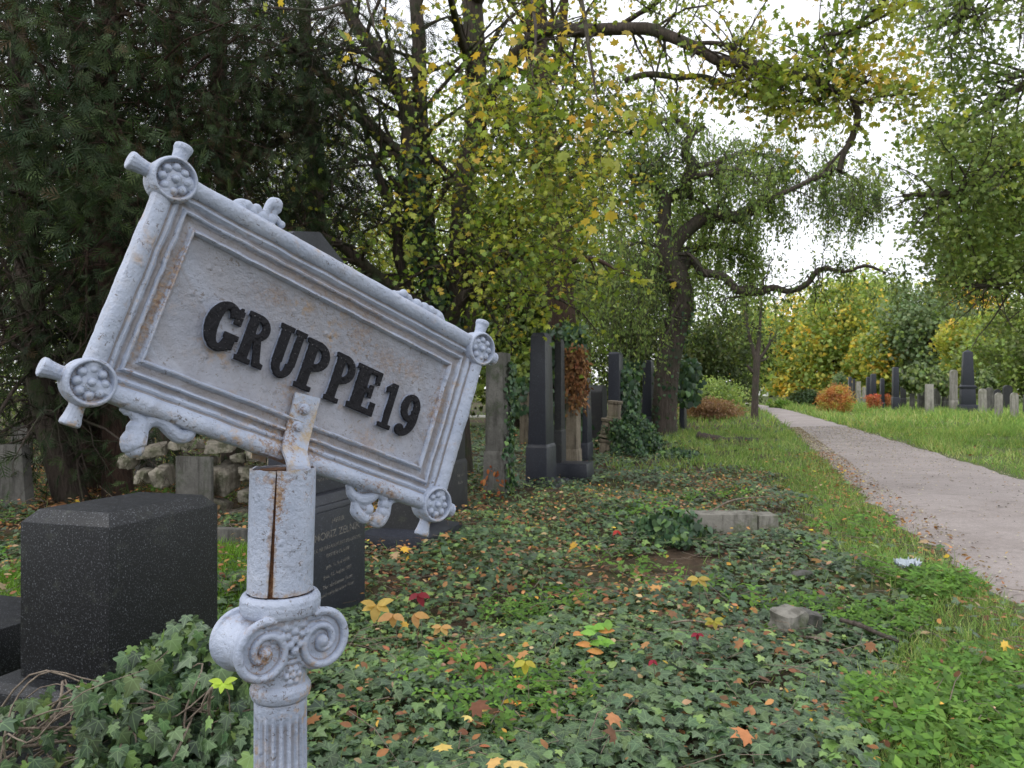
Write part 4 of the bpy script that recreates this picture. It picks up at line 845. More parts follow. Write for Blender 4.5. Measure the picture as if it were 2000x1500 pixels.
# --- weeping tree by the path
D = 22.; wb = P(1298, 850, gd(850)); D = gd(850)
t_w = tree_root('weeping_tree', 'old weeping tree with twisted trunk, snaking limbs and curtains of hanging twigs beside the path', wb)
LW = [[(1296, 862, D, 26), (1297, 840, D, 22), (1298, 790, D, 21), (1304, 720, D, 20), (1308, 690, D, 21), (1318, 640, D, 21), (1330, 598, D, 22), (1327, 560, D, 21), (1318, 530, D, 20), (1304, 500, D, 18), (1296, 478, D, 15), (1297, 430, D, 12), (1300, 395, D, 10), (1308, 385, D, 9), (1325, 378, D, 9), (1345, 378, D, 9), (1340, 355, D, 10), (1352, 318, D, 10), (1338, 300, D, 8), (1350, 262, D, 7), (1375, 245, D, 5)],
 [(1308, 500, D, 13), (1318, 480, D, 12), (1332, 460, D, 12), (1350, 443, D, 12), (1372, 428, D, 11), (1395, 421, D, 11), (1420, 424, D, 11), (1440, 424, D, 11), (1465, 412, D, 10), (1478, 408, D, 11), (1485, 400, D, 9), (1505, 388, D, 7), (1522, 381, D, 5), (1560, 365, D, 4), (1590, 350, D, 5), (1625, 338, D-.3, 6)],
 [(1335, 525, D, 8), (1350, 508, D, 7), (1362, 518, D-.2, 7), (1370, 532, D-.3, 7), (1390, 535, D-.5, 7), (1412, 540, D-.6, 7), (1430, 556, D-.7, 7), (1440, 567, D-.8, 7), (1480, 571, D-1, 6.5), (1510, 562, D-1.1, 6), (1540, 569, D-1.2, 5), (1575, 555, D-1.3, 5), (1590, 535, D-1.4, 5), (1610, 524, D-1.5, 4), (1650, 530, D-1.6, 3), (1690, 518, D-1.8, 3), (1730, 532, D-2, 1.5)],
 [(1300, 390, D, 9), (1285, 365, D, 8), (1255, 355, D-.3, 7), (1230, 345, D-.6, 6), (1190, 330, D-.9, 5), (1160, 350, D-1.2, 3)],
 [(1345, 325, D, 8), (1380, 322, D, 5), (1415, 312, D+.2, 5), (1450, 300, D+.4, 4), (1500, 305, D+.5, 3), (1550, 320, D+.6, 2)],
 [(1350, 262, D, 6), (1320, 235, D, 5), (1290, 240, D-.3, 4), (1260, 265, D-.5, 3)], [(1330, 560, D, 8), (1290, 540, D+.6, 6), (1240, 520, D+1, 5), (1200, 530, D+1.2, 4), (1160, 560, D+1.4, 3)],
 [(1340, 350, D, 6), (1380, 340, D-.8, 5), (1430, 330, D-1.4, 4), (1470, 340, D-1.9, 3)], [(1318, 530, D, 6), (1350, 490, D+.8, 5), (1400, 480, D+1.3, 4), (1460, 490, D+1.6, 3)], [(1590, 350, D, 5), (1620, 330, D+.5, 4), (1660, 345, D+.9, 3), (1690, 380, D+1, 2)]]
Pw, Rw = stack_limbs(LW, 48, .006); Rw *= 1.15
g = G(); batch_tubes(g, Pw, Rw, 12)
w1, wr1 = grow(Pw, Rw, 26, 1.5, 1., .25, .25, .3, .3, .3, 8, .3); w2, wr2 = grow(w1, wr1, 5, .7, .9, .4, .1, .5, .2, .5, 6, .3)
batch_tubes(g, w1, wr1, 5); batch_tubes(g, w2, wr2, 3); as_root(g, 'trunk', M['bark_grey'], t_w, smooth=True)
def strands(base, L, K=9, sway=.05, r=.006):
    n = len(base); out = [base]; d = nz(rng.normal(size=(n, 3))*np.array([1, 1, .2])+np.array([0, 0, .1])); Ls = L*(.4+.9*rng.random(n)); cur = base.copy()
    for k_ in range(K-1):
        d = nz(d*.62+np.array([0, 0, -.8])*(1-.5**(k_+1))+rng.normal(0, sway, (n, 3))); cur = cur+d*(Ls/(K-1))[:, None]; out.append(cur.copy())
    return np.stack(out, 1), np.full((n, K), r)*np.linspace(1, .4, K)
def leaf_cloud(root, cen, rad, n, T, size, cols, name='crown', mat='leaf', clumps=40, sq=1., shell=.55, g=None, build=True, floor=0):
    """leaf clumps spread through an ellipsoid, with gaps"""
    cen = np.array(cen, float); rad = np.array(rad, float)
    d = nz(rng.normal(size=(clumps, 3))); rr = (shell+(1-shell)*rng.random(clumps))[:, None]; cc = d*rr*.92
    csz = .16+.16*rng.random(clumps); k_ = rng.integers(0, clumps, n); off = rng.normal(size=(n, 3)); off = off/np.maximum(1, np.linalg.norm(off, axis=1, keepdims=True)/1.8)
    p = cen+(cc[k_]+off*csz[k_][:, None]*np.array([1, 1, .6]))*rad; p = p[p[:, 2] > floor]; n = len(p)
    dn = nz(off[:n]*.4+rng.normal(size=(n, 3))*.5+np.array([0, 0, .5])); dy = nz(rng.normal(size=(n, 3))+np.array([0, 0, -.3]))
    g = g or G(); scatter(g, T, p, frames_y(dy, dn), size*(.6+.7*rng.random(n)), cols(p) if callable(cols) else palette(n, cols)); 
    return (as_root(g, name, M[mat], root) if build else g), cc*rad+cen
ends = np.concatenate([w2[:, -1], w2[:, 3], w1[:, -1], w1[:, 4]]); ends = ends[rng.random(len(ends)) < np.where(ends[:, 1] < D-.25, .15, .55)]
extra = np.array([P(rng.uniform(1150, 1300), rng.uniform(400, 600), rng.uniform(D-2.5, D+2)) for _ in range(300)]); extra2 = np.array([P(rng.uniform(1560, 1690), rng.uniform(345, 400), rng.uniform(D-1, D+1)) for _ in range(110)])
st_, sr_ = strands(ends, 1.1); st2, sr2 = strands(extra, 2.4); st3, sr3 = strands(extra2, 1.3)
g = G(); 
for a_, b_ in ((st_, sr_), (st2, sr2), (st3, sr3)): batch_tubes(g, a_, b_, 3)
tag(as_root(g, 'hanging_twigs', M['bark_grey'], t_w), kind='stuff')
SG = [(.13, .185, .075), (.18, .24, .09), (.08, .12, .055), (.22, .26, .08), (.30, .30, .07)]
g = G(); sgc = clumpcol(SG, [.35, .3, .25, .08, .02], .8, .2)
leaves_on(g, RHOMB, st_, 21, .115, sgc, jit=.05, droop=1.2, up=.3); leaves_on(g, RHOMB, st2, 18, .11, sgc, jit=.05, droop=1.2, up=.3); leaves_on(g, RHOMB, st3, 10, .10, sgc, jit=.05, droop=1.2, up=.3)
leaves_on(g, RHOMB, w2, 8, .12, sgc, jit=.15, droop=.6)
as_root(g, 'crown', M['leaf'], t_w)

FG = 'autumn trees beyond the meadow'
# --- generic broadleaf tree
def broadleaf(name, label, px, pyb, d, rad_px, top_px, cen_py, n, size, cols, group=None, trunk_px=8, mat='leaf', bark='bark', clumps=46, T=MAPLE_S, lean=0, rx_y=1., shell=.5, low=None):
    if group == FG: size *= 1.25; d *= 1.42
    b = P(px, pyb, d); b[2] = 0; rt = tree_root(name, label, b, group); ht = hz(top_px, d); hc = hz(cen_py, d); rx = rad_px*d/F; rz = ht-hc
    g = G(); cen = np.array([b[0]+lean, b[1], hc]); _, cc = leaf_cloud(rt, cen, (rx, rx*rx_y, rz), n, T, size, cols, 'crown', mat, clumps, shell=shell, floor=low if low is not None else .3)
    r = trunk_px*d/F/2; tp = spline([b+[0, 0, -.3], b+[0, 0, 0], lerp(b, cen, .55)+[rng.normal(0, .1), 0, 0], cen, cen+[0, 0, rz*.6]], 16)
    batch_tubes(g, tp[None], (r*np.linspace(1.1, .25, 16))[None], 10)
    sel = cc[rng.permutation(len(cc))[:26]]; tt = rng.uniform(.35, .85, len(sel)); st = tp[(tt*15).astype(int)]
    mid = (st+sel)/2+np.array([0, 0, .08*rz]); bl = np.stack([spline([s_, m_, e_], 8) for s_, m_, e_ in zip(st, mid, sel)]); br = r*.35*np.linspace(1, .15, 8)[None]*np.ones((len(sel), 1)); batch_tubes(g, bl, br, 5)
    s1, sr1 = grow(bl, br, 4, rx*.3, .8, .5, .1, .1, .4, .5, 5); batch_tubes(g, s1, sr1, 3)
    as_root(g, 'trunk', M[bark], rt, smooth=True); return rt
# far trees along the meadow and the end of the path
GOLD, GLD2, MG, BG_, LG = (.56, .40, .10), (.40, .38, .11), (.19, .25, .09), (.15, .20, .135), (.26, .33, .14)
def gcol(a, b, c, s, seed): return clumpcol([a, b, c], [.4, .35, .25], s, .18, seed)
FG = 'autumn trees beyond the meadow'
broadleaf('golden_tree', 'golden yellow bushy tree where the path disappears, left of the meadow', 1560, 790, 62, 78, 560, 690, 9000, .30, clumpcol([GOLD, MG, GLD2, (.5, .27, .03)], [.25, .38, .28, .09], 1.2, .18, 1), FG, 9, clumps=60)
broadleaf('golden_tree', 'green and gold tree directly behind the orange bush', 1650, 792, 58, 85, 530, 665, 12000, .28, clumpcol([GOLD, MG, GLD2], [.2, .48, .32], 1.2, .18, 2), FG, 12, clumps=70)
broadleaf('green_tree', 'soft pale green tree, tallest between the golden trees', 1700, 790, 66, 75, 525, 650, 10000, .30, clumpcol([LG, MG, GLD2], [.5, .35, .15], 1.3, .18, 3), FG, 10, clumps=60)
broadleaf('golden_tree', 'gold tipped tree behind the thin dark stones', 1735, 790, 55, 80, 600, 690, 11000, .27, clumpcol([GOLD, MG, GLD2], [.24, .42, .34], 1.1, .18, 4), FG, 12, clumps=60)
broadleaf('bluish_tree', 'blue green tree behind the ivy covered stones on the meadow', 1815, 792, 52, 95, 535, 655, 13000, .25, clumpcol([BG_, (.12, .165, .11), MG], [.5, .3, .2], 1.2, .18, 5), FG, 14, clumps=70)
broadleaf('golden_tree', 'orange gold tree above the black obelisk', 1885, 795, 60, 90, 520, 640, 11000, .28, clumpcol([GOLD, GLD2, (.48, .25, .03)], [.45, .35, .2], 1.3, .18, 6), FG, 10, clumps=60)
broadleaf('yellow_tree', 'yellow green tree behind the three small white stones', 1935, 800, 46, 100, 600, 690, 13000, .22, clumpcol([GLD2, YG, MG, GOLD], [.3, .25, .3, .15], 1.1, .18, 7), FG, 14, clumps=70)
broadleaf('green_tree', 'grey green tree at the right edge behind the last small stones', 2010, 805, 40, 110, 560, 680, 13000, .19, clumpcol([(.10, .13, .06), MG, LG], [.5, .35, .15], 1.1, .18, 8), FG, 14, clumps=70)
broadleaf('green_tree', 'mid green tree at the bend of the path beyond the small pollarded tree', 1505, 788, 72, 55, 610, 700, 6000, .32, clumpcol([MG, LG, GLD2], [.45, .35, .2], 1.4, .18, 9), FG, 10, clumps=50)
broadleaf('golden_tree', 'distant orange leaved tree at the very end of the path', 1480, 786, 95, 60, 600, 690, 5000, .42, clumpcol([GOLD, GLD2, MG], [.3, .4, .3], 1.6, .18, 10), FG, 8, clumps=40)
# trees closing the view behind the gravestones
BGp = 'trees in the wood behind the left gravestones'
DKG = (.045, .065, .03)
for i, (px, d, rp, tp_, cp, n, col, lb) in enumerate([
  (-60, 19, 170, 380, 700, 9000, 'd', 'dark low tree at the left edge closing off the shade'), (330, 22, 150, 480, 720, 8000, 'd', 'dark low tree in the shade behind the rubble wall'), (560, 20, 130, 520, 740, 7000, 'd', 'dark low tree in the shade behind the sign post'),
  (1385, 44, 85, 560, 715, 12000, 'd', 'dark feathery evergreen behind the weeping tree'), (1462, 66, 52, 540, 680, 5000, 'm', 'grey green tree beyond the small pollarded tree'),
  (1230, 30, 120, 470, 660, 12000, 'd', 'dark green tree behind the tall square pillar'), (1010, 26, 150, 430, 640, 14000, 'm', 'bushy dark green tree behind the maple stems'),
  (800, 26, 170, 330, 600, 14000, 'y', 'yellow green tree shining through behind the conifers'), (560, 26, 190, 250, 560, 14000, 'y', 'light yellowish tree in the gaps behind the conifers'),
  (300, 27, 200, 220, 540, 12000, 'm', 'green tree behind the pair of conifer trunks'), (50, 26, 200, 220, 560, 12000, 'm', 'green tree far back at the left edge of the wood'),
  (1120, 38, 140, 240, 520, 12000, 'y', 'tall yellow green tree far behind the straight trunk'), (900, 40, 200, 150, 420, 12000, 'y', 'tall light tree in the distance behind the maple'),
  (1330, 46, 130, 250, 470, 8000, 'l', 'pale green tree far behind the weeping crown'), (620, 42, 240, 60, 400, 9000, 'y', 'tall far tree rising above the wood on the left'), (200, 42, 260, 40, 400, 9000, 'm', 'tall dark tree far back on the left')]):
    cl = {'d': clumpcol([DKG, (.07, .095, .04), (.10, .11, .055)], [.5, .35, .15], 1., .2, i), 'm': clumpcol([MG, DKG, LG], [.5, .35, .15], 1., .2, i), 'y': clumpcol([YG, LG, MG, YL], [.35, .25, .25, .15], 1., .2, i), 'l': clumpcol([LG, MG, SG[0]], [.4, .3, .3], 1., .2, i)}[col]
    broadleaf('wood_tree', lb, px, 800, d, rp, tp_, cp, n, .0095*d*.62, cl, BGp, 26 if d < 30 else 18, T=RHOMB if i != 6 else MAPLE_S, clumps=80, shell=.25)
g = G(); n = 16000; p = np.stack([rng.uniform(-110, 22, n), rng.uniform(66, 84, n), 10*rng.random(n)**1.2], 1); p = p[p[:, 2] < 7+2.5*np.sin(p[:, 0]*.35)+1.5*np.sin(p[:, 0]*1.1)]
scatter(g, RHOMB, p, frames_y(nz(rng.normal(size=p.shape)), nz(rng.normal(size=p.shape)+[0, -.4, .6])), .62*(.6+.8*rng.random(len(p))), clumpcol([MG, DKG, YG, LG], [.35, .3, .2, .15], 3, .2, 9)(p))
o_ = g.build('distant_wood', M['leaf'], origin=(-40, 75, 0)); o_.location = (-40, 75, 0); tag(o_, kind='stuff')
# --- small pollarded tree by the path
D = gd(818); pb = P(1474, 818, D); t_p = tree_root('pollarded_tree', 'small tree with stubby forked branches standing at the left edge of the path', pb)
Pp, Rp = stack_limbs([[(1473, 828, D, 9), (1474, 800, D, 7), (1476, 740, D, 6.5), (1478, 705, D, 7), (1477, 690, D, 6)], [(1478, 705, D, 6), (1470, 680, D, 4), (1462, 650, D, 3), (1455, 600, D, 2)], [(1478, 700, D, 5), (1482, 670, D, 4.5), (1484, 640, D, 3), (1488, 590, D, 2)],
  [(1479, 703, D, 4), (1490, 692, D, 3), (1500, 675, D, 2.5), (1506, 660, D, 1.5)], [(1475, 730, D, 4), (1466, 722, D, 3.5), (1459, 714, D, 2.5)], [(1480, 705, D, 3), (1492, 703, D, 2), (1502, 695, D, 1)]], 16, .004)
g = G(); batch_tubes(g, Pp, Rp, 9); p1, pr1 = grow(Pp[1:4], Rp[1:4], 14, 1.3, .6, .5, .5, .1, .4, .4, 6); batch_tubes(g, p1, pr1, 3); as_root(g, 'trunk', M['bark_grey'], t_p, smooth=True)
g = G(); leaves_on(g, RHOMB, p1, 11, .13, clumpcol(SG, [.3, .3, .2, .15, .05], .8), jit=.25); as_root(g, 'crown', M['leaf'], t_p)
# --- big tree overhanging from the right
D = 17.; rb = P(2230, 850, D); rb[2] = 0; t_r = tree_root('overhanging_tree', 'large dark green tree leaning in from beyond the right edge, its branches over the meadow', rb)
LR = [[(2230, 900, D, 50), (2225, 700, D, 45), (2200, 450, D, 40), (2190, 150, D, 34), (2180, -150, D, 24)], [(2195, 330, D, 18), (2090, 280, D-.5, 12), (2000, 308, D-.8, 9), (1930, 345, D-1, 7), (1850, 377, D-1.2, 6), (1768, 380, D-1.3, 3)],
 [(2190, 200, D, 18), (2080, 60, D, 14), (1980, -20, D-.3, 10), (1900, -10, D-.6, 8), (1870, 70, D-.7, 5), (1855, 100, D-.8, 2)], [(2195, 500, D, 16), (2100, 500, D-.3, 12), (2010, 530, D-.6, 8), (1930, 560, D-.8, 5), (1870, 560, D-1, 3)],
 [(2190, 420, D, 14), (2080, 420, D+.5, 11), (1980, 450, D+.8, 8), (1880, 470, D+1, 5), (1830, 480, D+1.1, 2)], [(2190, 100, D, 16), (2080, 120, D+.6, 12), (1980, 180, D+.6, 8), (1900, 230, D+.4, 5), (1820, 250, D+.3, 3)],
 [(2185, 0, D, 14), (2080, -100, D-1, 12), (1950, -110, D-1.6, 8), (1820, -60, D-2, 5), (1700, 0, D-2.4, 3)]]
Pr, Rr = stack_limbs(LR, 30, .012); g = G(); batch_tubes(g, Pr, Rr, 12)
r1, rr1 = grow(Pr[1:], Rr[1:], 34, 2.0, .9, .5, .0, .35, .3, .35, 7, .15); r2_, rr2_ = grow(r1, rr1, 7, .75, .8, .6, 0, .3, .15, .5, 5, .14); batch_tubes(g, r1, rr1, 5); batch_tubes(g, r2_, rr2_, 3)
as_root(g, 'trunk', M['bark'], t_r, smooth=True)
def kp(x, y): xl = np.interp(y, [-100, 0, 60, 110, 200, 300, 420, 520, 600, 660], [1640, 1650, 1690, 1790, 1770, 1765, 1760, 1815, 1850, 1900]); return (x > xl+rng.normal(0, 12, len(x))) & (y < 575)
r2k = band(r2_, kp); g = G(); rc = clumpcol([(.11, .155, .06), (.155, .205, .075), (.21, .26, .09), (.33, .32, .07)], [.4, .38, .2, .05], .9, .2)
leaves_on(g, MAPLE_S, r2k, 9, .088, rc, jit=.17)
q = np.array([P(rng.uniform(1830, 2080), rng.uniform(230, 550), rng.uniform(D-1.5, D+3)) for _ in range(1500)]); K_ = np.stack([q, q+rng.normal(0, .35, q.shape), q+rng.normal(0, .5, q.shape)], 1)
K_ = K_[kp(1000+q[:, 0]/q[:, 1]*F, HY-(q[:, 2]-CH)/q[:, 1]*F)]; leaves_on(g, MAPLE_S, K_, 11, .09, rc, jit=.2, t0=0)
as_root(g, 'crown', M['leaf'], t_r)

# --- dark conifers on the left
CG = 'dark conifers of the left wood'
DC = [(.015, .026, .014), (.024, .038, .019), (.036, .055, .026), (.042, .032, .021), (.05, .07, .03)]
def conifer(label, pts, bark, n, px0, px1, py0, py1, dd, L=.40, extra_limbs=(), seed=0):
    b = P(pts[0][0], pts[0][1], pts[0][2]); rt = tree_root('conifer', label, b, CG)
    Pt, Rt = limb_px(pts, 30, .01); Pt = Pt[None]; Rt = Rt[None]; g = G(); batch_tubes(g, Pt, Rt, 14)
    for el in extra_limbs: a_, b_ = limb_px(el, 30, .02); Pt = np.concatenate([Pt, a_[None]]); Rt = np.concatenate([Rt, b_[None]])
    if len(Pt) > 1: batch_tubes(g, Pt[1:], Rt[1:], 9)
    c1, cr1 = grow(Pt, Rt, 60, 2.3, .95, .15, .15, .55, .38, .22, 8, .12, .7); c2, cr2 = grow(c1, cr1, 8, .9, .8, .5, 0, .6, .15, .6, 6, .2)
    c3, cr3 = grow(c2, cr2, 3, .5, .9, .5, 0, .5, .2, .6, 4, .2); batch_tubes(g, c1, cr1, 4); batch_tubes(g, c2, cr2, 3); batch_tubes(g, c3, cr3, 3); as_root(g, 'trunk', M[bark], rt, smooth=True)
    g = G(); cl = clumpcol(DC, [.32, .32, .2, .08, .08], .5, .25, seed)
    p, tn = along(c2, 5, .1, .10); nn = len(p); d_ = nz(tn*.7+rng.normal(size=(nn, 3))*.5+np.array([0, 0, -.45])); scatter(g, SPRAY2, p, frames_y(d_, nz(rng.normal(size=(nn, 3))+[0, -.3, .4])), .17*(.6+.8*rng.random(nn)), cl(p))
    # drooping sprays filling the crown
    n = int(n*.9); q = np.stack([rng.uniform(px0, px1, n), rng.uniform(py0, py1, n), rng.uniform(dd[0], dd[1], n)], 1); kc = rng.normal(0, 1, n)
    p = np.stack([(q[:, 0]-1000)/F*q[:, 2], q[:, 2], CH+(HY-q[:, 1])/F*q[:, 2]], 1)
    cel = np.round(p/.55).astype(int); h = (np.sin(cel[:, 0]*91.7+cel[:, 1]*47.3+cel[:, 2]*13.9+seed)*9371.7) % 1; p = p[h < np.interp(q[:, 1], [0, 330, 600], [.20, .34, .5])]; p = p+rng.normal(0, .12, p.shape); nn = len(p)
    d_ = nz(rng.normal(size=(nn, 3))*.7+np.array([0, 0, -.6])); scatter(g, SPRAY2, p, frames_y(d_, nz(rng.normal(size=(nn, 3))+[0, -.3, .3])), L*.46*(.6+.8*rng.random(nn)), cl(p))
    as_root(g, 'crown', M['conifer'], rt); return rt
D = 9.6
conifer('conifer with twin red brown trunk right behind the left end of the sign', [(232, 985, D, 31), (228, 900, D, 27), (222, 700, D, 25), (210, 450, D, 25), (205, 200, D, 22), (200, -60, D, 18), (200, -350, D, 8)], 'bark_red', 5200, 120, 420, -40, 430, (6.8, 12.5), seed=1,
        extra_limbs=[[(228, 700, D, 10), (280, 560, D-.3, 9), (330, 500, D-.6, 7), (400, 470, D-1, 5)], [(215, 400, D, 10), (300, 330, D+.3, 8), (380, 250, D+.5, 6), (430, 150, D+.6, 4)]])
conifer('slimmer conifer trunk leaning a little left of the red brown one', [(182, 990, D+.8, 24), (180, 820, D+.8, 20), (176, 560, D+.8, 18), (165, 300, D+.8, 16), (150, 0, D+.8, 14), (145, -300, D+.8, 7)], 'bark_red', 4200, -20, 260, -60, 450, (7.5, 13), seed=2)
conifer('leaning conifer trunk spreading to the left behind the black granite block', [(148, 1000, D-.3, 34), (125, 930, D-.3, 29), (85, 780, D-.3, 25), (60, 600, D-.3, 24), (45, 300, D-.3, 20), (30, 0, D-.3, 16), (25, -250, D-.3, 8)], 'bark', 5600, -160, 150, -60, 470, (6.5, 11.5), seed=3,
        extra_limbs=[[(150, 985, D-.3, 24), (135, 900, D-.1, 20), (140, 800, D, 16), (150, 700, D+.2, 13), (150, 500, D+.3, 9)]])
D = 13.
conifer('conifer standing behind the dark stele, with drooping grey green boughs', [(455, 930, D, 22), (450, 700, D, 20), (440, 400, D, 17), (425, 100, D, 14), (420, -200, D, 8)], 'bark', 6500, 330, 640, -60, 560, (9, 15.5), seed=4,
        extra_limbs=[[(440, 350, D, 9), (510, 300, D-.6, 8), (590, 260, D-1.2, 6), (650, 290, D-1.8, 4)], [(446, 560, D, 9), (390, 480, D-.5, 7), (330, 450, D-1, 5)], [(430, 200, D, 8), (500, 120, D-.7, 7), (580, 95, D-1.4, 5), (640, 130, D-1.9, 3)]])
conifer('conifer between the maple stems and the sign, half hidden', [(640, 920, D+2, 22), (632, 700, D+2, 19), (620, 400, D+2, 16), (600, 100, D+2, 13), (590, -150, D+2, 7)], 'bark', 4800, 520, 800, 40, 620, (12, 17), seed=5)
conifer('deep set conifer at the far left edge of the wood', [(-40, 930, 13, 26), (-40, 600, 13, 22), (-50, 200, 13, 18), (-60, -100, 13, 9)], 'bark', 4200, -220, 200, -40, 800, (10, 16), seed=6)
conifer('deep set conifer filling the shade behind the twin trunk', [(330, 925, 16, 24), (335, 600, 16, 20), (340, 200, 16, 16), (345, -50, 16, 9)], 'bark', 5200, 150, 560, 0, 800, (13, 19), seed=7)

# ------------------------------------------------------------------ ground cover
def to_px(x, y): return 1000+x/y*F, HY+CH/y*F
def onpath(x, y, m=0.): return (x > pathLx(y)-m) & (x < pathRx(y)+m)
def sample(n, y0, y1, lo=-.80, hi=.80, p=1.):
    """uniform over the ground inside the fan x/y in (lo,hi)"""
    y = np.sqrt(y0**2+(y1**2-y0**2)*rng.random(n)); x = y*rng.uniform(lo, hi, n); return x, y
NB = [np.array([mnoise.noise(Vector((i*.173, j*.173, 3.3))) for j in range(220)]) for i in range(220)]; NB = np.array(NB)
def nf(x, y, s, o=0.):
    """cheap smooth noise lookup, bilinear"""
    u = (np.abs(x*s*6+o*31+400))%218; v = (np.abs(y*s*6+o*17+300))%218; i = u.astype(int); j = v.astype(int); a = u-i; b = v-j
    return NB[i, j]*(1-a)*(1-b)+NB[i+1, j]*a*(1-b)+NB[i, j+1]*(1-a)*b+NB[i+1, j+1]*a*b
def grassy(x, y):
    """0 ivy .. 1 grass, for the ground left of the path"""
    px, py = to_px(x, y); line = np.interp(py, [755, 845, 870, 900, 950, 1000, 1060, 1150, 1200, 1300, 1400, 1500, 1700], [1290, 1290, 1235, 1330, 1450, 1540, 1640, 1800, 1830, 1760, 1700, 1650, 1600])
    g_ = (px-line)/90.+nf(x, y, .5)*2.2
    strip = np.exp(-((px-(1600+(py-960)*1.))/70)**2)*((py > 900) & (py < 1150)); return np.clip(.5+g_+strip*.5, 0, 1)
blk = [(c_[0], c_[1], max(w_, t_)*.5) for _, c_, w_, t_, H_ in STONES]+[(ctr_[0], ctr_[1], r_) for ctr_, r_ in ((eb.location, .33), (P(230, 1200, 3.1), .36))]+[(*P(px_, 866, gd(870))[:2], .42) for px_ in (1370, 1398, 1425, 1452, 1478)]
def clear(x, y, m=.6):
    ok = np.ones(len(x), bool)
    for a, b, r in blk: ok &= (x-a)**2+(y-b)**2 > (r*m)**2
    return ok
g = G(); g2 = G(); IV = [(.042, .072, .043), (.056, .092, .052), (.028, .050, .032), (.078, .125, .056), (.115, .18, .065), (.15, .225, .075)]
def ivy_layer(n, y0, y1, size, hgt, far):
    x, y = sample(n, y0, y1); k_ = ~onpath(x, y, -.02) & clear(x, y) & (x < pathLx(y)); x, y = x[k_], y[k_]; gr_ = grassy(x, y); px, py = to_px(x, y)
    bare = nf(x, y, .9, 2) + .5*nf(x, y, 2.6, 3); left = (px < 880) & (py < 1010)
    k_ = (rng.random(len(x)) > gr_*.95) & (bare < .12+.34*rng.random(len(x))) & ~(left & (rng.random(len(x)) < .88)); x, y = x[k_], y[k_]; bare = bare[k_]; m = len(x)
    mound = np.clip(nf(x, y, 1.3, 5)+.25, 0, 1); z = gz(x, y)+.015+rng.random(m)*hgt*(.4+1.2*mound); nr = nz(np.stack([rng.normal(0, .36, m), rng.normal(-.2, .36, m), np.ones(m)], 1)); a = rng.normal(-1.6, 1.2, m); dy = np.stack([np.cos(a), np.sin(a), rng.normal(-.15, .2, m)], 1)
    hue = nf(x, y, .8, 7); c = palette(m, IV, [.34, .28, .18, .12, .05, .03], .16); lt = (hue > .12) & (rng.random(m) < .5); c[lt] = palette(lt.sum(), IV[3:], [.5, .35, .15], .15)
    S = size*(.40+.95*rng.random(m)**1.3)*np.where(lt, .75, 1)
    half = rng.random(m) < .8; P_ = np.stack([x, y, z], 1); R_ = frames_y(dy, nr)
    gg = g2 if far else g
    scatter(gg, IVY, P_[half], R_[half], S[half], c[half], True); scatter(gg, HEART, P_[~half], R_[~half], S[~half]*.8, c[~half], True)
ivy_layer(27000, 1.7, 4.6, .054, .09, False); ivy_layer(33000, 4.6, 8.5, .052, .08, True); ivy_layer(42000, 8.5, 15, .058, .09, True); ivy_layer(30000, 15, 26, .09, .12, True)
tag(g.build('ivy_ground_cover', M['ivy'], uv=True), kind='stuff'); tag(g2.build('ivy_ground_cover', M['ivyfar']), kind='stuff')
# grass
GC = [(.12, .205, .065), (.16, .25, .085), (.235, .29, .125), (.31, .33, .17), (.095, .15, .055)]
def grass(g, x, y, h, wd, cols, wts, lay=.35):
    m = len(x); z = gz(x, y)-.012; a = rng.random(m)*6.283; nr = nz(np.stack([rng.normal(0, lay, m), rng.normal(0, lay, m), np.ones(m)], 1)); R_ = frames(nr, a); hh = h*(.45+.9*rng.random(m)); S = np.stack([wd*np.ones(m), hh, hh], 1)
    scatter(g, BLADE, np.stack([x, y, z], 1), R_, S, palette(m, cols, wts, .18))
g = G()
def verge(n, y0, y1, h, wd):
    x, y = sample(n, y0, y1); k_ = (x < pathLx(y)-.02+.12*nf(x, y, 3)) & clear(x, y); x, y = x[k_], y[k_]; gr_ = grassy(x, y)
    tuft = nf(x, y, 1.6, 9); k_ = rng.random(len(x)) < (gr_*(.45+1.2*np.clip(tuft+.3, 0, 1))+.035); x, y = x[k_], y[k_]; grass(g, x, y, h, wd, GC, [.3, .3, .2, .1, .1], .5)
verge(90000, 2.0, 5.5, .10, .0042); verge(90000, 5.5, 12, .12, .007); verge(90000, 12, 24, .17, .013); verge(60000, 24, 60, .26, .03)
tag(g.build('grass_left_of_path', M['grass']), kind='stuff')
g = G()
def meadow(n, y0, y1, h, wd):
    x, y = sample(n, y0, y1, -.0, 1.0); k_ = (x > pathRx(y)+.02-.1*nf(x, y, 3)) & clear(x, y, .8); x, y = x[k_], y[k_]; tuft = nf(x, y, .7, 11)+.6*nf(x, y, 2.2, 12)
    k_ = rng.random(len(x)) < .55+.9*tuft; x, y, tuft = x[k_], y[k_], tuft[k_]; m = len(x); hh = np.clip(.75+1.1*tuft, .3, 2); dry = nf(x, y, .35, 13) > .08
    for sel, w_ in ((dry, [.2, .25, .3, .25, 0]), (~dry, [.35, .35, .2, .05, .05])):
        grass(g, x[sel], y[sel], h*hh[sel], wd, GC, w_, .55)
meadow(30000, 8, 14, .11, .008); meadow(90000, 14, 26, .19, .014); meadow(130000, 26, 60, .30, .035)
tag(g.build('meadow_grass', M['grass']), kind='stuff')
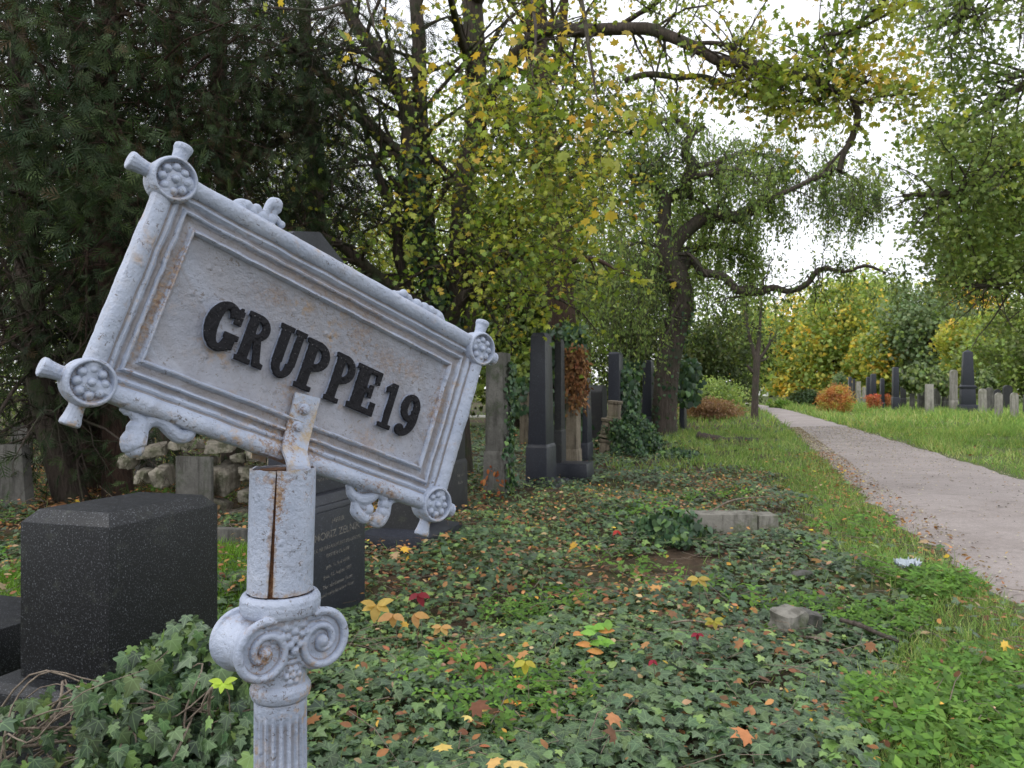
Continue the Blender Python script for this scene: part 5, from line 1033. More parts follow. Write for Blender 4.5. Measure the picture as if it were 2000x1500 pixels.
# green patch of grass and chickweed by the near stones
g = G()
x = rng.uniform(-3.7, -1.0, 22000); y = rng.uniform(3.4, 6.6, 22000); k_ = (nf(x, y, .9, 21) > -.22) & (x < -.62*1-.1*y*0) & clear(x, y); x, y = x[k_], y[k_]
pxx = 1000+x/y*F; k_ = (pxx < 520); x, y = x[k_], y[k_]; grass(g, x, y, .11, .006, [(.10, .20, .03), (.14, .26, .04), (.07, .13, .025)], None, .5)
TRE = (np.concatenate([RHOMB[0] @ np.array([[math.cos(a), math.sin(a), 0], [-math.sin(a), math.cos(a), 0], [0, 0, 1]]) for a in (0, 2.09, 4.19)])*np.array([1.6, 1.6, 1]), [np.concatenate([RHOMB[1][0]+4*i for i in range(3)])])
def weeds(n, y0, y1, size, lo=-.8, hi=.8, thr=.10, sd=30):
    x, y = sample(n, y0, y1, lo, hi); k_ = (x < pathLx(y)-.05) & clear(x, y) & (nf(x, y, 1.1, sd) > thr); x, y = x[k_], y[k_]; m = len(x); z = gz(x, y)+.03+.08*rng.random(m)
    scatter(g, TRE, np.stack([x, y, z], 1), frames(np.stack([rng.normal(0, .35, m), rng.normal(-.2, .35, m), np.ones(m)], 1), rng.random(m)*6.3), size*(.6+.8*rng.random(m)), palette(m, [(.085, .17, .035), (.11, .21, .045), (.06, .12, .03)], None, .15))
weeds(5000, 1.8, 5, .026, -.15, .8, .16); weeds(6000, 5, 10, .036, thr=.2); weeds(3500, 1.8, 5, .026, -.5, .0, .2, 33); weeds(6000, 2.2, 5.6, .026, .42, .8, .06, 36)
tag(g.build('weeds', M['grass']), kind='stuff')
# fallen leaves and sticks
g = G(); LC = [(.24, .115, .06), (.33, .17, .085), (.16, .08, .05), (.40, .25, .06), (.30, .21, .15), (.48, .31, .05), (.10, .058, .04)]
def litter(n, y0, y1, size, T, lo=-.8, hi=.8, top=.11, edge=False):
    x, y = sample(n, y0, y1, lo, hi); k_ = clear(x, y)
    if edge: x = pathLx(y)+rng.normal(-.12, .22, n); k_ = np.ones(n, bool)
    else: k_ &= ~onpath(x, y, 0) & (nf(x, y, 1.0, 40)+.35*rng.normal(size=n) > -.05) & (rng.random(n) > .72*grassy(x, y))
    x, y = x[k_], y[k_]; m = len(x); on = onpath(x, y, -.05); z = np.where(on, .045, gz(x, y)+.02+top*rng.random(m)**1.5); a = rng.random(m)*6.28
    d_ = np.stack([np.cos(a), np.sin(a), rng.normal(0, .3, m)], 1); scatter(g, T, np.stack([x, y, z], 1), frames_y(d_, nz(np.stack([rng.normal(0, .5, m), rng.normal(-.2, .5, m), np.ones(m)], 1))), size*(.5+.8*rng.random(m)), palette(m, LC, [.24, .10, .28, .03, .16, .02, .17], .22))
litter(9000, 1.8, 5, .042, OVAL, top=.09); litter(420, 1.8, 5, .055, MAPLE, top=.13); litter(24000, 5, 12, .045, OVAL, top=.10); litter(700, 5, 12, .07, MAPLE_S, top=.12); litter(9000, 12, 26, .065, OVAL); litter(1700, 3, 16, .045, OVAL, edge=True, top=.04); litter(1500, 16, 55, .09, OVAL, lo=.1, hi=.9, top=.2)
litter(9000, 6.5, 13, .06, OVAL, lo=-.8, hi=-.05, top=.03)
tag(g.build('fallen_leaves', M['litter']), kind='stuff')
g = G(); x, y = sample(1500, 1.8, 9, -.8, .8); k_ = (x < pathLx(y)+.1); x, y = x[k_], y[k_]; n = len(x); a = rng.random(n)*6.28; L = .08+.28*rng.random(n)**2; b = np.stack([x, y, gz(x, y)+.03+.08*rng.random(n)], 1); d_ = np.stack([np.cos(a), np.sin(a), rng.normal(0, .2, n)], 1)
pts = np.stack([b, b+d_*L[:, None]*.5+rng.normal(0, .02, (n, 3)), b+d_*L[:, None]], 1); batch_tubes(g, pts, np.full((n, 3), .0022)*np.array([1, .9, .5]), 4); tag(g.build('twig_litter', M['bark_pale']), kind='stuff')
# pebbles and crumbs on the path
g = G(); n = 6500; y = np.sqrt(25+(26**2-25)*rng.random(n)); u = rng.random(n); u = np.where(rng.random(n) < .6, u*.16, u); x = pathLx(y)+(pathRx(y)-pathLx(y))*u; PB = (np.array([(1, 0, 0), (0, 1, 0), (-1, 0, 0), (0, -1, 0), (.1, .1, .6)], float), [np.array([(0, 1, 4), (1, 2, 4), (2, 3, 4), (3, 0, 4)])])
scatter(g, PB, np.stack([x, y, .02+.03*(1-(2*u-1)**2)], 1), frames(np.tile([[0., 0, 1]], (n, 1)), rng.random(n)*6), .004+.008*rng.random(n)**3+.0004*y, palette(n, [(.12, .09, .06), (.05, .04, .03), (.35, .32, .28), (.2, .14, .08)], None, .2)); tag(g.build('gravel_crumbs', M['litter']), kind='stuff')

# ------------------------------------------------------------------ climbing ivy, creeper, shrubs
def plant(name, label, cat, loc, group=None): return empty(name, tuple(loc), label, cat, group)
def leaf_patch(name, label, cat, pts, nrm, size, cols, w=None, T=HEART, mat='ivyfar', group=None, stems=None):
    pts = np.array(pts, float); r = plant(name, label, cat, (pts[:, 0].mean(), pts[:, 1].mean(), pts[:, 2].min()), group); g = G(); n = len(pts)
    nr = nz(nrm+rng.normal(0, .45, (n, 3))); d_ = nz(rng.normal(0, .5, (n, 3))+np.array([0, 0, -1.])); scatter(g, T, pts, frames_y(d_, nr), size*(.5+.8*rng.random(n)), palette(n, cols, w, .2), mat == 'ivy')
    as_root(g, 'foliage', M[mat], r, uv=(mat == 'ivy'))
    if stems is not None: g = G(); batch_tubes(g, stems[0], stems[1], 5); as_root(g, 'stem', M['bark_pale'], r)
    return r
IVD = [(.025, .055, .035), (.04, .08, .045), (.06, .11, .05), (.10, .17, .06)]
def side_pts(ctr, w_, t_, n, z0, z1, faces='front', dens=None):
    """points on the path side (front) and viewer side of a stone"""
    P_ = []; Nn = []
    while len(P_) < n:
        z = random.uniform(z0, z1); f = random.random()
        if faces == 'edge': v = t_/2*random.uniform(.5, 1.15); u = (w_/2*random.uniform(-1.1, -.8))
        elif faces == 'path': v = t_/2+.01; u = random.uniform(-w_/2, w_/2)
        elif faces == 'near': v = random.uniform(-t_/2, t_/2); u = -w_/2-.01
        else: v, u = ((t_/2+.02, random.uniform(-w_/2, w_/2)) if f < .6 else (random.uniform(-t_/2, t_/2), -w_/2-.02))
        nn = Vv if abs(v) >= t_/2 else -U
        if dens and random.random() > dens(z, u, v): continue
        P_.append(np.array([ctr[0], ctr[1], z])+Vv*v+U*u+np.random.default_rng(len(P_)).normal(0, .015, 3)); Nn.append(nn)
    return np.array(P_), np.array(Nn)
p_, n_ = side_pts(sE[1], sE[2], sE[3], 420, 0, sE[4]-.1, 'path', lambda z, u, v: .12+.9*(u > -.02)+.3*(z < .6)); leaf_patch('climbing_ivy', 'ivy creeping up the side of the rough grey stone next to the sign', 'ivy', p_, n_, .055, IVD, [.3, .35, .25, .1])
p_, n_ = side_pts(sG[1], sG[2], sG[3], 1500, sG[4]*.45, sG[4]+.05, 'both', lambda z, u, v: max(.0, min(1, (z/sG[4]-.45)*3-.1))); leaf_patch('dry_creeper', 'dried russet brown creeper hanging over the top of the pale brown stone', 'creeper', p_+rng.normal(0, .035, p_.shape)+np.array([.02, -.04, 0]), n_, .075, [(.15, .075, .045), (.21, .105, .06), (.09, .05, .035), (.27, .15, .085)], [.35, .3, .2, .15], OVAL, 'litter')
p_, n_ = side_pts(sE[1], sE[2], sE[3], 28, .02, .38, 'near'); leaf_patch('red_creeper', 'small orange red creeper sprig at the foot of the rough grey stone', 'creeper', p_, n_, .07, [(.30, .10, .04), (.22, .07, .035)], None, OVAL, 'litter')
p_, n_ = side_pts(sI[1], sI[2]*1.4, sI[3]*1.6, 480, 0, sI[4]*.8, 'both', lambda z, u, v: .25+(u > 0)*.8); leaf_patch('climbing_ivy', 'ivy bushing out behind the tall dark square pillar', 'ivy', p_+U*.35+Vv*.15, n_, .12, IVD, [.35, .35, .2, .1])
def trunk_ivy(label, cpts, r, n, size):
    q = spline(cpts, 40); i = rng.integers(0, 40, n); a = rng.normal(-.4, 1.1, n); nn = np.stack([np.cos(a-.9), np.sin(a-.9), np.zeros(n)], 1); nn[:, 1] = -np.abs(nn[:, 1]); leaf_patch('climbing_ivy', label, 'ivy', q[i]+nn*r+rng.normal(0, .05, (n, 3)), nn, size, IVD, [.3, .35, .25, .1])
Dw = gd(850); trunk_ivy('ivy growing up the trunk of the weeping tree', [P(1292, 850, Dw), P(1296, 780, Dw), P(1302, 720, Dw), P(1325, 640, Dw), P(1335, 600, Dw)], .30, 480, .09)
trunk_ivy('dense ivy round the foot of the straight trunk behind the creeper stone', [P(1106, 880, 16.4), P(1104, 760, 16.4), P(1100, 640, 16.4)], .38, 1500, .11)
trunk_ivy('ivy on the dark maple stems above the sign', [P(885, 640, 12), P(835, 540, 12), P(818, 440, 12), P(797, 300, 12)], .17, 800, .08)
p_ = np.array([P(rng.normal(1228, 10), rng.uniform(705, 850), 21.5+rng.normal(0, .3)) for _ in range(600)]); leaf_patch('ivy_bush', 'dark ivy bush between the tall square pillar and the pillar by the weeping tree', 'ivy', p_, np.tile([[0., -1, .4]], (len(p_), 1)), .14, IVD, [.4, .35, .2, .05])
p_ = np.array([P(rng.normal(1347, 10), rng.uniform(700, 790), 24.5+rng.normal(0, .3)) for _ in range(450)]); leaf_patch('ivy_bush', 'glossy dark ivy bush just right of the weeping tree trunk', 'ivy', p_, np.tile([[0., -1, .4]], (len(p_), 1)), .16, IVD, [.3, .35, .25, .1])
p_ = np.array([P(rng.normal(1024, 12), rng.uniform(735, 810), 19+rng.normal(0, .3)) for _ in range(220)]); leaf_patch('ivy_bush', 'ivy clump behind the biggest dark stele on its left', 'ivy', p_, np.tile([[0., -1, .4]], (len(p_), 1)), .13, IVD, [.3, .35, .25, .1])
# mound of ivy over a fallen monument, with its leaning pedestal pieces
Dm = gd(885)
def mound(label, px, py, rx, rz, d, n, size, cols=IVD, w=(.35, .35, .22, .08)):
    c0 = P(px, py, d); c0[2] = 0; dd = nz(rng.normal(size=(n, 3))); dd[:, 2] = np.abs(dd[:, 2]); p_ = c0+dd*np.array([rx, rx*1.1, rz])*(.8+.25*rng.random((n, 1)))*(1+.25*np.sin(dd[:, :1]*7+dd[:, 1:2]*5)); return leaf_patch('ivy_mound', label, 'ivy', p_, dd+np.array([0, -.2, .3]), size, cols, list(w))
mound('rounded mound of dark ivy swallowing a fallen monument beside the leaning pedestal pieces', 1232, 885, .58, .66, Dm-.2, 4200, .068)
mound('low ivy heap on the grass right of the big ivy mound', 1330, 890, .45, .14, gd(893), 700, .08)
mound('low ivy hump at the left end of the stone kerb', 1318, 1035, .30, .22, gd(1062)+.2, 700, .065)
for lb, px0_, px1_, py0_, py1_, rot, dd in (('upper cube of the leaning tan pedestal beside the ivy mound', 1186, 1212, 787, 815, .09, 0), ('lower moulded block of the leaning tan pedestal beside the ivy mound', 1172, 1208, 822, 852, .16, 0), ('tan foot block under the leaning pedestal, half sunk in ivy', 1168, 1200, 862, 892, .14, 0)):
    d_ = Dm-.1; c0 = P((px0_+px1_)/2, py1_, d_); w_ = (px1_-px0_)*d_/F; h_ = (py1_-py0_)*d_/F; e = empty('pedestal_block', tuple(c0), lb, 'stone block', 'leaning pedestal pieces', -.5); e.rotation_euler = (0, rot, -.5)
    bm_obj('block', lambda bm: frustum(bm, .02, h_-.02, w_*.78, w_*.78, w_*.76, w_*.76, .012), M['brownstone'], e); bm_obj('moulding', lambda bm: frustum(bm, h_-.0195, h_+.045, w_*.86, w_*.86, w_*.94, w_*.94, .015), M['brownstone'], e); bm_obj('foot_moulding', lambda bm: frustum(bm, -.03, .0195, w_*.92, w_*.92, w_*.86, w_*.86, .012), M['brownstone'], e)
# near ivy shrub climbing at the black block, with bare woody stems
ns = 64; st0 = []; 
for i in range(ns):
    a = P(rng.uniform(-40, 60), rng.uniform(1400, 1560), rng.uniform(2.3, 2.6)) if i < 34 else P(rng.uniform(150, 480), rng.uniform(1440, 1620), rng.uniform(2.25, 2.6)); bx2 = rng.uniform(150, 470); b = P(bx2, rng.uniform(np.interp(bx2, [150, 330, 470], [1370, 1270, 1330]), 1500), rng.uniform(2.3, 2.6)); m1 = (a+b)/2+rng.normal(0, .07, 3)+[0, 0, .03]
    st0.append(spline([a, lerp(a, m1, .5)+rng.normal(0, .03, 3), m1, lerp(m1, b, .5)+rng.normal(0, .03, 3), b], 14))
st0 = np.array(st0); sr0 = np.linspace(.0052, .0018, 14)[None]*rng.uniform(.5, 1.25, (ns, 1))
pl = []; 
while len(pl) < 1750:
    px, py = rng.uniform(-60, 500), rng.uniform(1185, 1560); topl = np.interp(px, [-60, 60, 120, 220, 280, 330, 350, 420, 470, 500], [1420, 1365, 1352, 1318, 1250, 1230, 1205, 1245, 1292, 1330])+rng.normal(0, 9)
    bare = (px < 160) and (py > 1370)
    if py < topl or (bare and rng.random() < .85) or mnoise.noise(Vector((px*.022, py*.022, 2.))) > .12+.3*rng.random(): continue
    d_ = np.interp(py, [1200, 1330, 1560], [2.62, 2.45, 2.25])+rng.normal(0, .05); pl.append(P(px, py, d_))
r_iv = leaf_patch('ivy_shrub', 'bushy ivy with pale bare stems heaped in front of the black granite block', 'ivy', np.array(pl), np.tile([[.1, -.75, .75]], (len(pl), 1)), .050, IV, [.34, .26, .16, .13, .08, .03], IVY, 'ivy', stems=(st0, sr0))
# shrubs
def shrub(name, label, px, pyb, d, rx_px, top_px, n, size, cols, mat='leaf', T=RHOMB, clumps=60, ry=1.):
    b = P(px, pyb, d); b[2] = 0; r = plant(name, label, 'shrub', b); hz_ = hz(top_px, d); rx = rx_px*d/F; leaf_cloud(r, (b[0], b[1], hz_*.46), (rx, rx*ry, hz_*.60), n, T, size, cols, 'foliage', mat, clumps, shell=.6, floor=.0)
    g = G(); m = 26; a = rng.random(m)*6.28; e_ = np.stack([b[0]+np.cos(a)*rx*.8*rng.random(m), b[1]+np.sin(a)*rx*.8*rng.random(m), hz_*rng.uniform(.5, .95, m)], 1); s_ = np.tile(b, (m, 1)); pts = np.stack([s_, (s_+e_)/2+rng.normal(0, rx*.08, (m, 3)), e_], 1); batch_tubes(g, pts, np.full((m, 3), .012)*[1, .7, .3], 4); as_root(g, 'stem', M['bark'], r); return r
shrub('autumn_bush', 'round bush of orange and yellow autumn leaves at the edge of the meadow', 1631, 806, gd(807), 31, 754, 9000, .10, clumpcol([(.36, .16, .08), (.40, .24, .10), (.30, .28, .09), (.24, .11, .06), (.42, .18, .12)], [.3, .25, .2, .15, .1], .4, .15, 1), clumps=150)
shrub('red_bush', 'small red leaved shrub around the dark pillar with the pale top', 1706, 801, gd(801)+.5, 14, 768, 1500, .12, clumpcol([(.38, .10, .07), (.32, .14, .08)], [.6, .4], .5))
shrub('red_bush', 'small red leaved shrub left of the big dark blue pillar', 1732, 803, gd(801)+1.5, 10, 770, 1100, .12, clumpcol([(.40, .12, .08), (.34, .16, .09)], [.6, .4], .5))
shrub('brown_bush', 'dry brown twiggy bush behind the weeping tree at the path edge', 1390, 820, gd(820), 60, 780, 7000, .10, clumpcol([(.24, .15, .125), (.30, .20, .16), (.17, .12, .09)], [.4, .35, .25], .6), ry=.5, clumps=90)
shrub('green_bush', 'loose pale green bush above the dry brown one', 1395, 800, 40, 60, 740, 3500, .16, clumpcol([LG, SG[0], MG], [.4, .3, .3], .8), clumps=70)
shrub('dark_bush', 'low dark evergreen bush left of the orange bush', 1572, 795, 52, 26, 762, 4500, .2, clumpcol([DKG, (.05, .08, .045)], [.5, .5], .8))
shrub('green_bush', 'bright green tuft beside the path before the dark bush', 1525, 798, 50, 20, 783, 2500, .2, clumpcol([(.10, .18, .04), LG], [.6, .4], .8))
shrub('green_bush', 'thin bluish bush behind the thin dark stones', 1640, 790, 68, 16, 730, 2200, .2, clumpcol([(.10, .15, .10), BG_], [.5, .5], .8))
def ivy_head(lb, px, py, rx, rz, d, n): c0 = P(px, py, d); dd = nz(rng.normal(size=(n, 3))); p_ = c0+dd*np.array([rx, rx, rz])*(.75+.35*rng.random((n, 1)))*(1+.2*np.sin(dd[:, :1]*6+dd[:, 2:]*7)); leaf_patch('climbing_ivy', lb, 'ivy', p_, dd, .20, [(.09, .13, .05), (.12, .17, .06), (.17, .22, .08), (.055, .08, .035)], [.3, .3, .2, .2])
ivy_head('large round head of green ivy on a stone of the meadow', 1786, 738, .75, .62, 43, 2200); ivy_head('ragged ivy trailing over the creeper wrapped meadow stone', 1824, 735, .35, .5, 45, 500); ivy_head('green ivy sheet on the stone left of the tall pale rounded stele', 1845, 748, .28, .62, 44.5, 600); ivy_head('dark ivy behind the black obelisk', 1925, 742, .5, .7, 50, 800)

# ------------------------------------------------------------------ small things lying about
# kerb
d_ = gd(1050); e = empty('stone_kerb', tuple(P(1425, 1050, d_+.1)), 'low mossy stone kerb block lying in the ivy left of the path', 'kerb', None, 0); e.location[2] = 0
hk = hz(1004, d_); wk = 178*d_/F
for nme, x0, x1, c_ in (('kerb_block', -.5, .27, 0), ('kerb_block', .272, .5, 1)): bm_obj(nme, lambda bm, x0=x0, x1=x1, c_=c_: frustum(bm, -.1, hk-.012*c_, .26, (x1-x0)*wk, .25, (x1-x0)*wk-.01, .01, (x0+x1)/2*wk, 0), M['kerbstone'], e)
# log
def log(name, lb, cat, pts, rad, mat='bark_grey', sides=14, stubs=()):
    q, r = spline(pts, 26), np.interp(np.linspace(0, 1, 26), np.linspace(0, 1, len(rad)), rad); r = r*(1+.12*rng.normal(size=26)); c0 = q.mean(0); c0[2] = q[:, 2].min(); rt = empty(name, tuple(c0), lb, cat); g = G(); batch_tubes(g, q[None], r[None], sides)
    for i in (0, 25): k_ = i*sides; g.F.append(np.array([[k_+j for j in range(sides)]]))
    as_root(g, 'wood', M[mat], rt, smooth=True, sharp=60)
    for s_ in stubs: g = G(); batch_tubes(g, np.array(s_[0], float)[None], np.array(s_[1], float)[None], 6); as_root(g, 'stub', M[mat], rt, smooth=True)
d_ = gd(862); log('fallen_log', 'bark covered log lying in the grass beside the path', 'log', [P(1364, 851, d_+.2), P(1385, 857, d_), P(1420, 863, d_-.2), P(1450, 863, d_-.25), P(1480, 866, d_-.3)], [.10, .13, .11, .13, .14], 'bark_grey')
def chunk(c0, dims, seed, mat):
    bm = bmesh.new(); bmesh.ops.create_cube(bm, size=1); bmesh.ops.subdivide_edges(bm, edges=bm.edges, cuts=9, use_grid_fill=True)
    for v in bm.verts:
        p_ = v.co.copy(); q_ = Vector((p_.x*dims[0], p_.y*dims[1], p_.z*dims[2])); r_ = p_.length
        v.co = q_*(1-.10*max(0, r_-.62)/.25)+Vector((mnoise.noise(q_*16+Vector((seed, 0, 0))), mnoise.noise(q_*16+Vector((0, seed, 0))), mnoise.noise(q_*16+Vector((0, 0, seed)))))*.016
    me = bpy.data.meshes.new('block'); bm.to_mesh(me); bm.free(); me.materials.append(M[mat]); me.polygons.foreach_set('use_smooth', np.ones(len(me.polygons), bool)); me.set_sharp_from_angle(angle=math.radians(40)); return me
c0 = P(1545, 1244, gd(1250)); o_ = link('stone_chunk', chunk(c0, (.15, .15, .17), 3.3, 'kerbstone')); o_.location = (c0[0], c0[1]+.05, .065); o_.rotation_euler = (.06, -.05, .5); tag(o_, 'broken pale chunk of stone sitting in the ivy above the thin stick', 'stone')
c0 = P(1588, 1238, gd(1240)); o_ = link('stone_chunk', chunk(c0, (.10, .11, .13), 8.1, 'greystone')); o_.location = (c0[0], c0[1]+.06, .05); o_.rotation_euler = (.1, .12, .1); tag(o_, 'smaller grey chunk of stone leaning on the right of the pale one', 'stone')
d_ = gd(1250); log('fallen_branch', 'stout grey stick lying right of the broken pale stone chunk', 'stick', [P(1640, 1228, d_+.05)+[0, 0, .05], P(1680, 1240, d_)+[0, 0, .05], P(1720, 1258, d_-.05)+[0, 0, .05], P(1756, 1276, d_-.1)+[0, 0, .06]], [.011, .014, .012, .007], 'bark_grey', 8)
log('fallen_branch', 'thinner stick lying just below the broken pale stone chunk', 'stick', [P(1560, 1258, d_)+[0, 0, .04], P(1600, 1266, d_-.05)+[0, 0, .05], P(1650, 1276, d_-.1)+[0, 0, .04]], [.008, .008, .005], 'bark_pale', 8)
log('fallen_branch', 'pale peeled twig lying in the ivy well left of the stone chunk', 'stick', [P(1310, 1245, d_+.1)+[0, 0, .08], P(1350, 1241, d_+.1)+[0, 0, .08], P(1405, 1250, d_)+[0, 0, .08]], [.006, .006, .003], 'bark_pale', 7)
log('fallen_branch', 'curved dead branch lying on top of the kerb block', 'stick', [P(1375, 1018, gd(1035))+[0, 0, .03], P(1400, 1000, gd(1035))+[0, 0, .04], P(1440, 985, gd(1030))+[0, 0, .05], P(1515, 975, gd(1020))+[0, 0, .03]], [.010, .008, .007, .003], 'bark_pale', 7)
# crumpled clear film
k = NT('plastic film'); M['film'] = k.done(k.principled((.42, .47, .52), .18, None, .6)); d_ = gd(1140); c0 = P(1773, 1140, d_); rt = empty('plastic_wrapper', (c0[0], c0[1], 0.10), 'crumpled whitish plastic wrapper lying at the path edge', 'wrapper'); bmv = []; n_ = 12
V = [((i/n_-.5)*.15, (j/n_-.5)*.10, .045+.055*mnoise.noise(Vector((i*.7, j*.7, 1)))+.02*mnoise.noise(Vector((i*1.9, j*1.9, 4)))) for i in range(n_+1) for j in range(n_+1)]
V2 = [(x*.95, y*.95, z-.012) for x, y, z in V]; q_ = [(i*(n_+1)+j, (i+1)*(n_+1)+j, (i+1)*(n_+1)+j+1, i*(n_+1)+j+1) for i in range(n_) for j in range(n_)]; m_ = (n_+1)**2
solid('film', [(V, q_), (V2, [tuple(reversed(f)) for f in q_])], M['film'], rt, Matrix(), sm=False)
k = NT('slate'); d_ = gd(1135); c0 = P(1566, 1133, d_); e = empty('slate_fragment', (c0[0], c0[1], .05), 'flat grey stone chip lying in the ivy below the kerb block', 'stone chip', None, .4); bm_obj('chip', lambda bm: frustum(bm, 0, .02, .08, .14, .06, .11, .004), M['greystone'], e)
# rubble wall in the shade behind the black block
Dr = 8.4; r0 = P(400, 1000, Dr); wr = empty('rubble_wall', (r0[0], r0[1]+.3, 0), 'low wall of pale broken rubble in the shade behind the black granite block', 'wall')
def rock(seed, sx_, sy_, sz_):
    bm = bmesh.new(); bmesh.ops.create_icosphere(bm, subdivisions=3, radius=1); 
    for v in bm.verts:
        p_ = v.co.copy(); v.co = Vector(tuple(math.copysign(abs(c_)**.5, c_) for c_ in p_))*(1+.28*mnoise.noise(p_*1.3+Vector((seed*3.1, 0, 0)))+.12*mnoise.noise(p_*4+Vector((0, seed, 0)))+.05*mnoise.noise(p_*11)); v.co.x *= sx_; v.co.y *= sy_; v.co.z *= sz_
    me = bpy.data.meshes.new('rubble_stone'); bm.to_mesh(me); bm.free(); me.materials.append(M['rubble']); me.polygons.foreach_set('use_smooth', np.ones(len(me.polygons), bool)); me.set_sharp_from_angle(angle=math.radians(30)); return me
sd_ = 0
for (px, py, wx, hx) in ((300, 880, 46, 16), (365, 868, 42, 15), (430, 872, 44, 18), (500, 885, 30, 20), (318, 930, 22, 30), (440, 935, 34, 42), (488, 925, 22, 22), (485, 968, 24, 20), (430, 990, 30, 24), (468, 1012, 34, 28), (322, 985, 28, 24), (380, 985, 30, 22), (290, 930, 22, 22), (505, 1010, 24, 30), (270, 985, 30, 24), (400, 1020, 30, 16), (345, 1018, 30, 18), (545, 900, 30, 26), (560, 960, 30, 30), (250, 900, 24, 18), (560, 1010, 30, 22), (470, 895, 22, 14), (405, 900, 24, 14), (412, 955, 20, 20)):
    sd_ += 1; o_ = link('rubble_stone', rock(sd_, wx*.5*Dr/F*1.25, .16, hx*.5*Dr/F*1.35), wr); o_.location = Vector(tuple(P(px, py, Dr+.15+rng.normal(0, .03))))-wr.location; o_.rotation_euler = (rng.normal(0, .1), rng.normal(0, .12), rng.normal(0, .2))
# fence and pale building seen at the end of the path
k = NT('white wall'); M['white'] = k.done(k.principled((.72, .72, .70), .7)); k = NT('dark glass'); M['dglass'] = k.done(k.principled((.03, .035, .04), .1, None, .6))
Dh = 120; hb = P(1535, 770, Dh); e = empty('white_building', (hb[0], hb[1], 0), 'small white building glimpsed between the trees beyond the end of the path', 'building', None, .1)
bm_obj('wall', lambda bm: frustum(bm, -.2, 2.6, 7, 9, 7, 9, .02), M['white'], e); bm_obj('roof', lambda bm: frustum(bm, 2.602, 3.3, 7.6, 9.6, 2, 9.2, .02), M['greystone'], e)
for i in range(4): f_ = bm_obj('window', lambda bm: frustum(bm, .9, 2.1, .06, 1.2, .06, 1.2, .0), M['white'], e, (-3.3+2.2*i, -3.54, 0)); bm_obj('pane', lambda bm: frustum(bm, .98, 2.02, .05, 1.04, .05, 1.04, .0), M['dglass'], f_, (0, -.012, 0))
Df = 34; c0 = P(925, 810, Df); e = empty('white_railing', (c0[0], c0[1], 0), 'short white railing far back between the sign and the rough grey stone', 'railing')
bm_obj('rail', lambda bm: frustum(bm, hz(813, Df)-.05, hz(811, Df), .05, 1.5, .05, 1.5, .005), M['white'], e)
for xx in (-.6, .0, .6): bm_obj('post', lambda bm: frustum(bm, 0, hz(786, Df) if xx < -.3 else hz(805, Df), .06, .08, .06, .08, .005), M['white'], e, (xx, .06, 0))

# five fingered creeper leaves standing up out of the ivy, and some big fallen maple leaves
def creeper(lb, px, py, d, s, col, green=0, name='creeper_leaf', spin=0., k5=5, grp='five fingered creeper leaves in the ivy'):
    c0 = P(px, py, d); r = empty(name, (c0[0], c0[1], c0[2]), lb, 'leaf', grp); g = G(); n = k5
    for i in range(n):
        a = spin+math.radians(-90+ (i-(n-1)/2)*62); dd = np.array([[math.cos(a-math.pi*0)*.95, -.35+.3*math.sin(i*2.), math.sin(a)*.55-.05]]); V, Fc = OVAL; scatter(g, OVAL, c0[None]-0, frames_y(dd, np.array([[.1, -.6, .8]])), s*(.8+.25*random.random()), palette(1, [col], None, .1), True)
    g.build('blade', M['ivy'] if False else M['leaf'], r, origin=tuple(r.location)); g = G(); p_ = np.array([[c0, c0+[.01, .02, -.05], [c0[0]+.02, c0[1]+.04, float(gz(c0[0], c0[1]))]]]); batch_tubes(g, p_, np.full((1, 3), .0018), 5); g.build('stalk', M['bark_pale'], r, origin=tuple(r.location))
creeper('bright yellow green five fingered leaf in front of the black block, left of the post', 436, 1332, 2.3, .042, (.30, .42, .06))
creeper('yellow five fingered leaf at the foot of the inscribed stele', 735, 1180, 4.1, .10, (.36, .25, .08))
creeper('pale orange three fingered leaf right of the yellow one by the stele', 768, 1198, 4.0, .085, (.38, .21, .10), k5=3)
creeper('crimson three fingered leaf standing in the ivy right of the stele', 816, 1158, 4.3, .08, (.18, .015, .03), k5=3, spin=.3)
creeper('orange drooping leaf below the crimson one', 808, 1198, 4.0, .085, (.38, .20, .09), k5=2, spin=.8)
creeper('pair of pale orange leaves on a thin brown stalk', 862, 1222, 3.9, .06, (.40, .25, .12), k5=4)
creeper('coral red leaf in the middle of the foreground ivy', 938, 1292, 3.3, .05, (.36, .13, .07), k5=2)
creeper('olive drooping leaf in the middle of the foreground ivy', 1026, 1290, 3.3, .06, (.30, .27, .05), k5=3)
creeper('small crimson leaf near the peeled twig', 1362, 1236, 3.8, .04, (.20, .015, .04), k5=3)
creeper('small crimson leaf right of the young green sprout', 1275, 1288, 3.4, .038, (.24, .015, .04), k5=2)
creeper('mustard five fingered leaf left of the pale stone chunk', 1395, 1212, 3.9, .055, (.29, .25, .05))
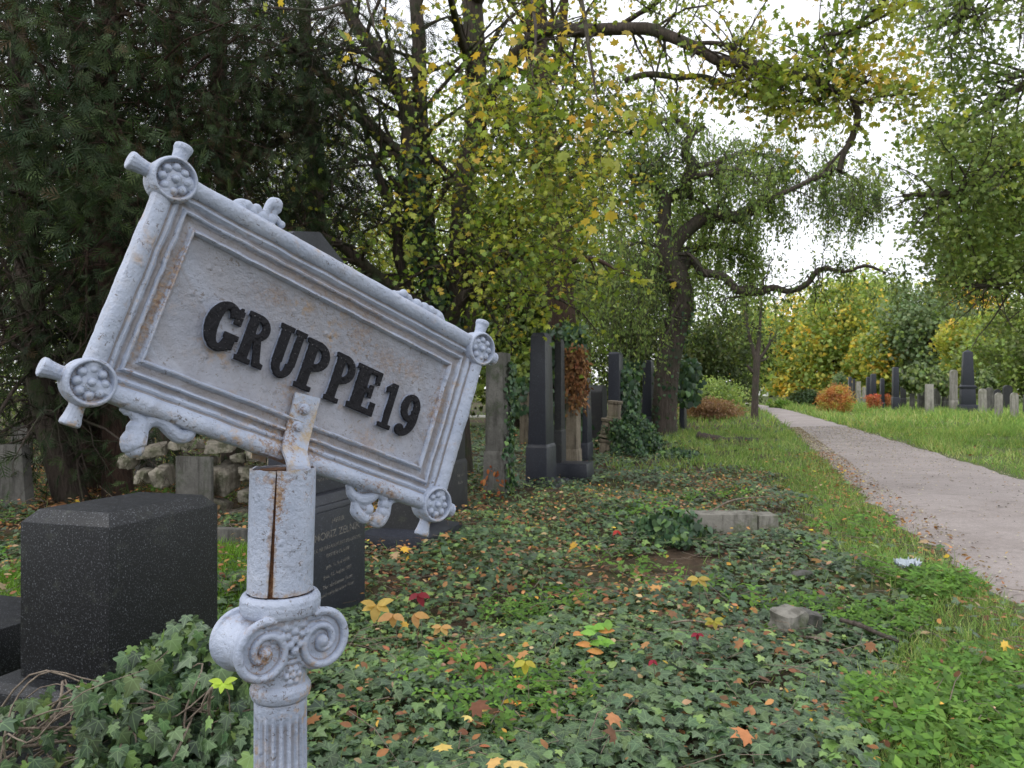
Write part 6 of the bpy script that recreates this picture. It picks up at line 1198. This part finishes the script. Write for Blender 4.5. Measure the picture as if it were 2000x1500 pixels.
creeper('ochre five fingered leaf far right of the young green sprout', 1364, 1128, 4.9, .085, (.34, .25, .08), k5=4)
creeper('red leaf showing between sign post and kerb', 1205, 1035, 7, .07, (.36, .03, .03), k5=2)
c0 = P(1168, 1250, 3.5); r = plant('young_sprout', 'young bright green sprout with some orange leaves in the foreground ivy', 'sprout', c0); g = G()
for i in range(16): a = rng.random()*6.28; pp = c0+[rng.normal(0, .035), rng.normal(0, .03), rng.uniform(-.03, .05)]; scatter(g, OVAL, pp[None], frames_y(np.array([[math.cos(a), math.sin(a)*.5-.3, .1]]), np.array([[0, -.5, 1.]])), .075, palette(1, [(.16, .32, .07)] if i < 12 else [(.50, .22, .10)], None, .1))
as_root(g, 'foliage', M['leaf'], r)
for lb, px, py, s, col in (('big pale yellow fallen maple leaf at the very bottom of the picture', 1003, 1484, .068, (.44, .32, .14)), ('orange fallen maple leaf at the lower left among bare ivy stems', 152, 1440, .045, (.45, .20, .05)), ('yellow fallen maple leaf at the bottom left of centre', 866, 1464, .05, (.46, .33, .12)), ('small buff fallen leaf at the bottom beside the big pale yellow one', 955, 1486, .05, (.50, .32, .14)),
    ('golden fallen leaf at the bottom right of centre', 1692, 1472, .06, (.42, .26, .07)), ('pale yellow fallen leaf by the right side of the post', 917, 1398, .035, (.48, .38, .16)), ('brown curled fallen leaf in the foreground ivy', 920, 1378, .075, (.13, .055, .04)), ('gold fallen leaf on the plinth behind the right end of the sign', 783, 1072, .07, (.45, .27, .05)), ('russet fallen leaf on the foreground ivy right of centre', 1465, 1432, .07, (.36, .15, .08))):
    zl = .13 if px != 783 else .146; d_ = (CH-zl)*F/(py-HY); c0 = P(px, py, d_); a = rng.random()*6.28; g = G(); scatter(g, MAPLE, c0[None], frames_y(np.array([[math.cos(a), math.sin(a), .05]]), np.array([[0.05, -.35, 1.]])), s*1.15, palette(1, [col], None, .05)); o_ = g.build('fallen_maple_leaf', M['litter'], origin=tuple(c0)); o_.location = c0; tag(o_, lb, 'leaf', 'large fallen leaves')
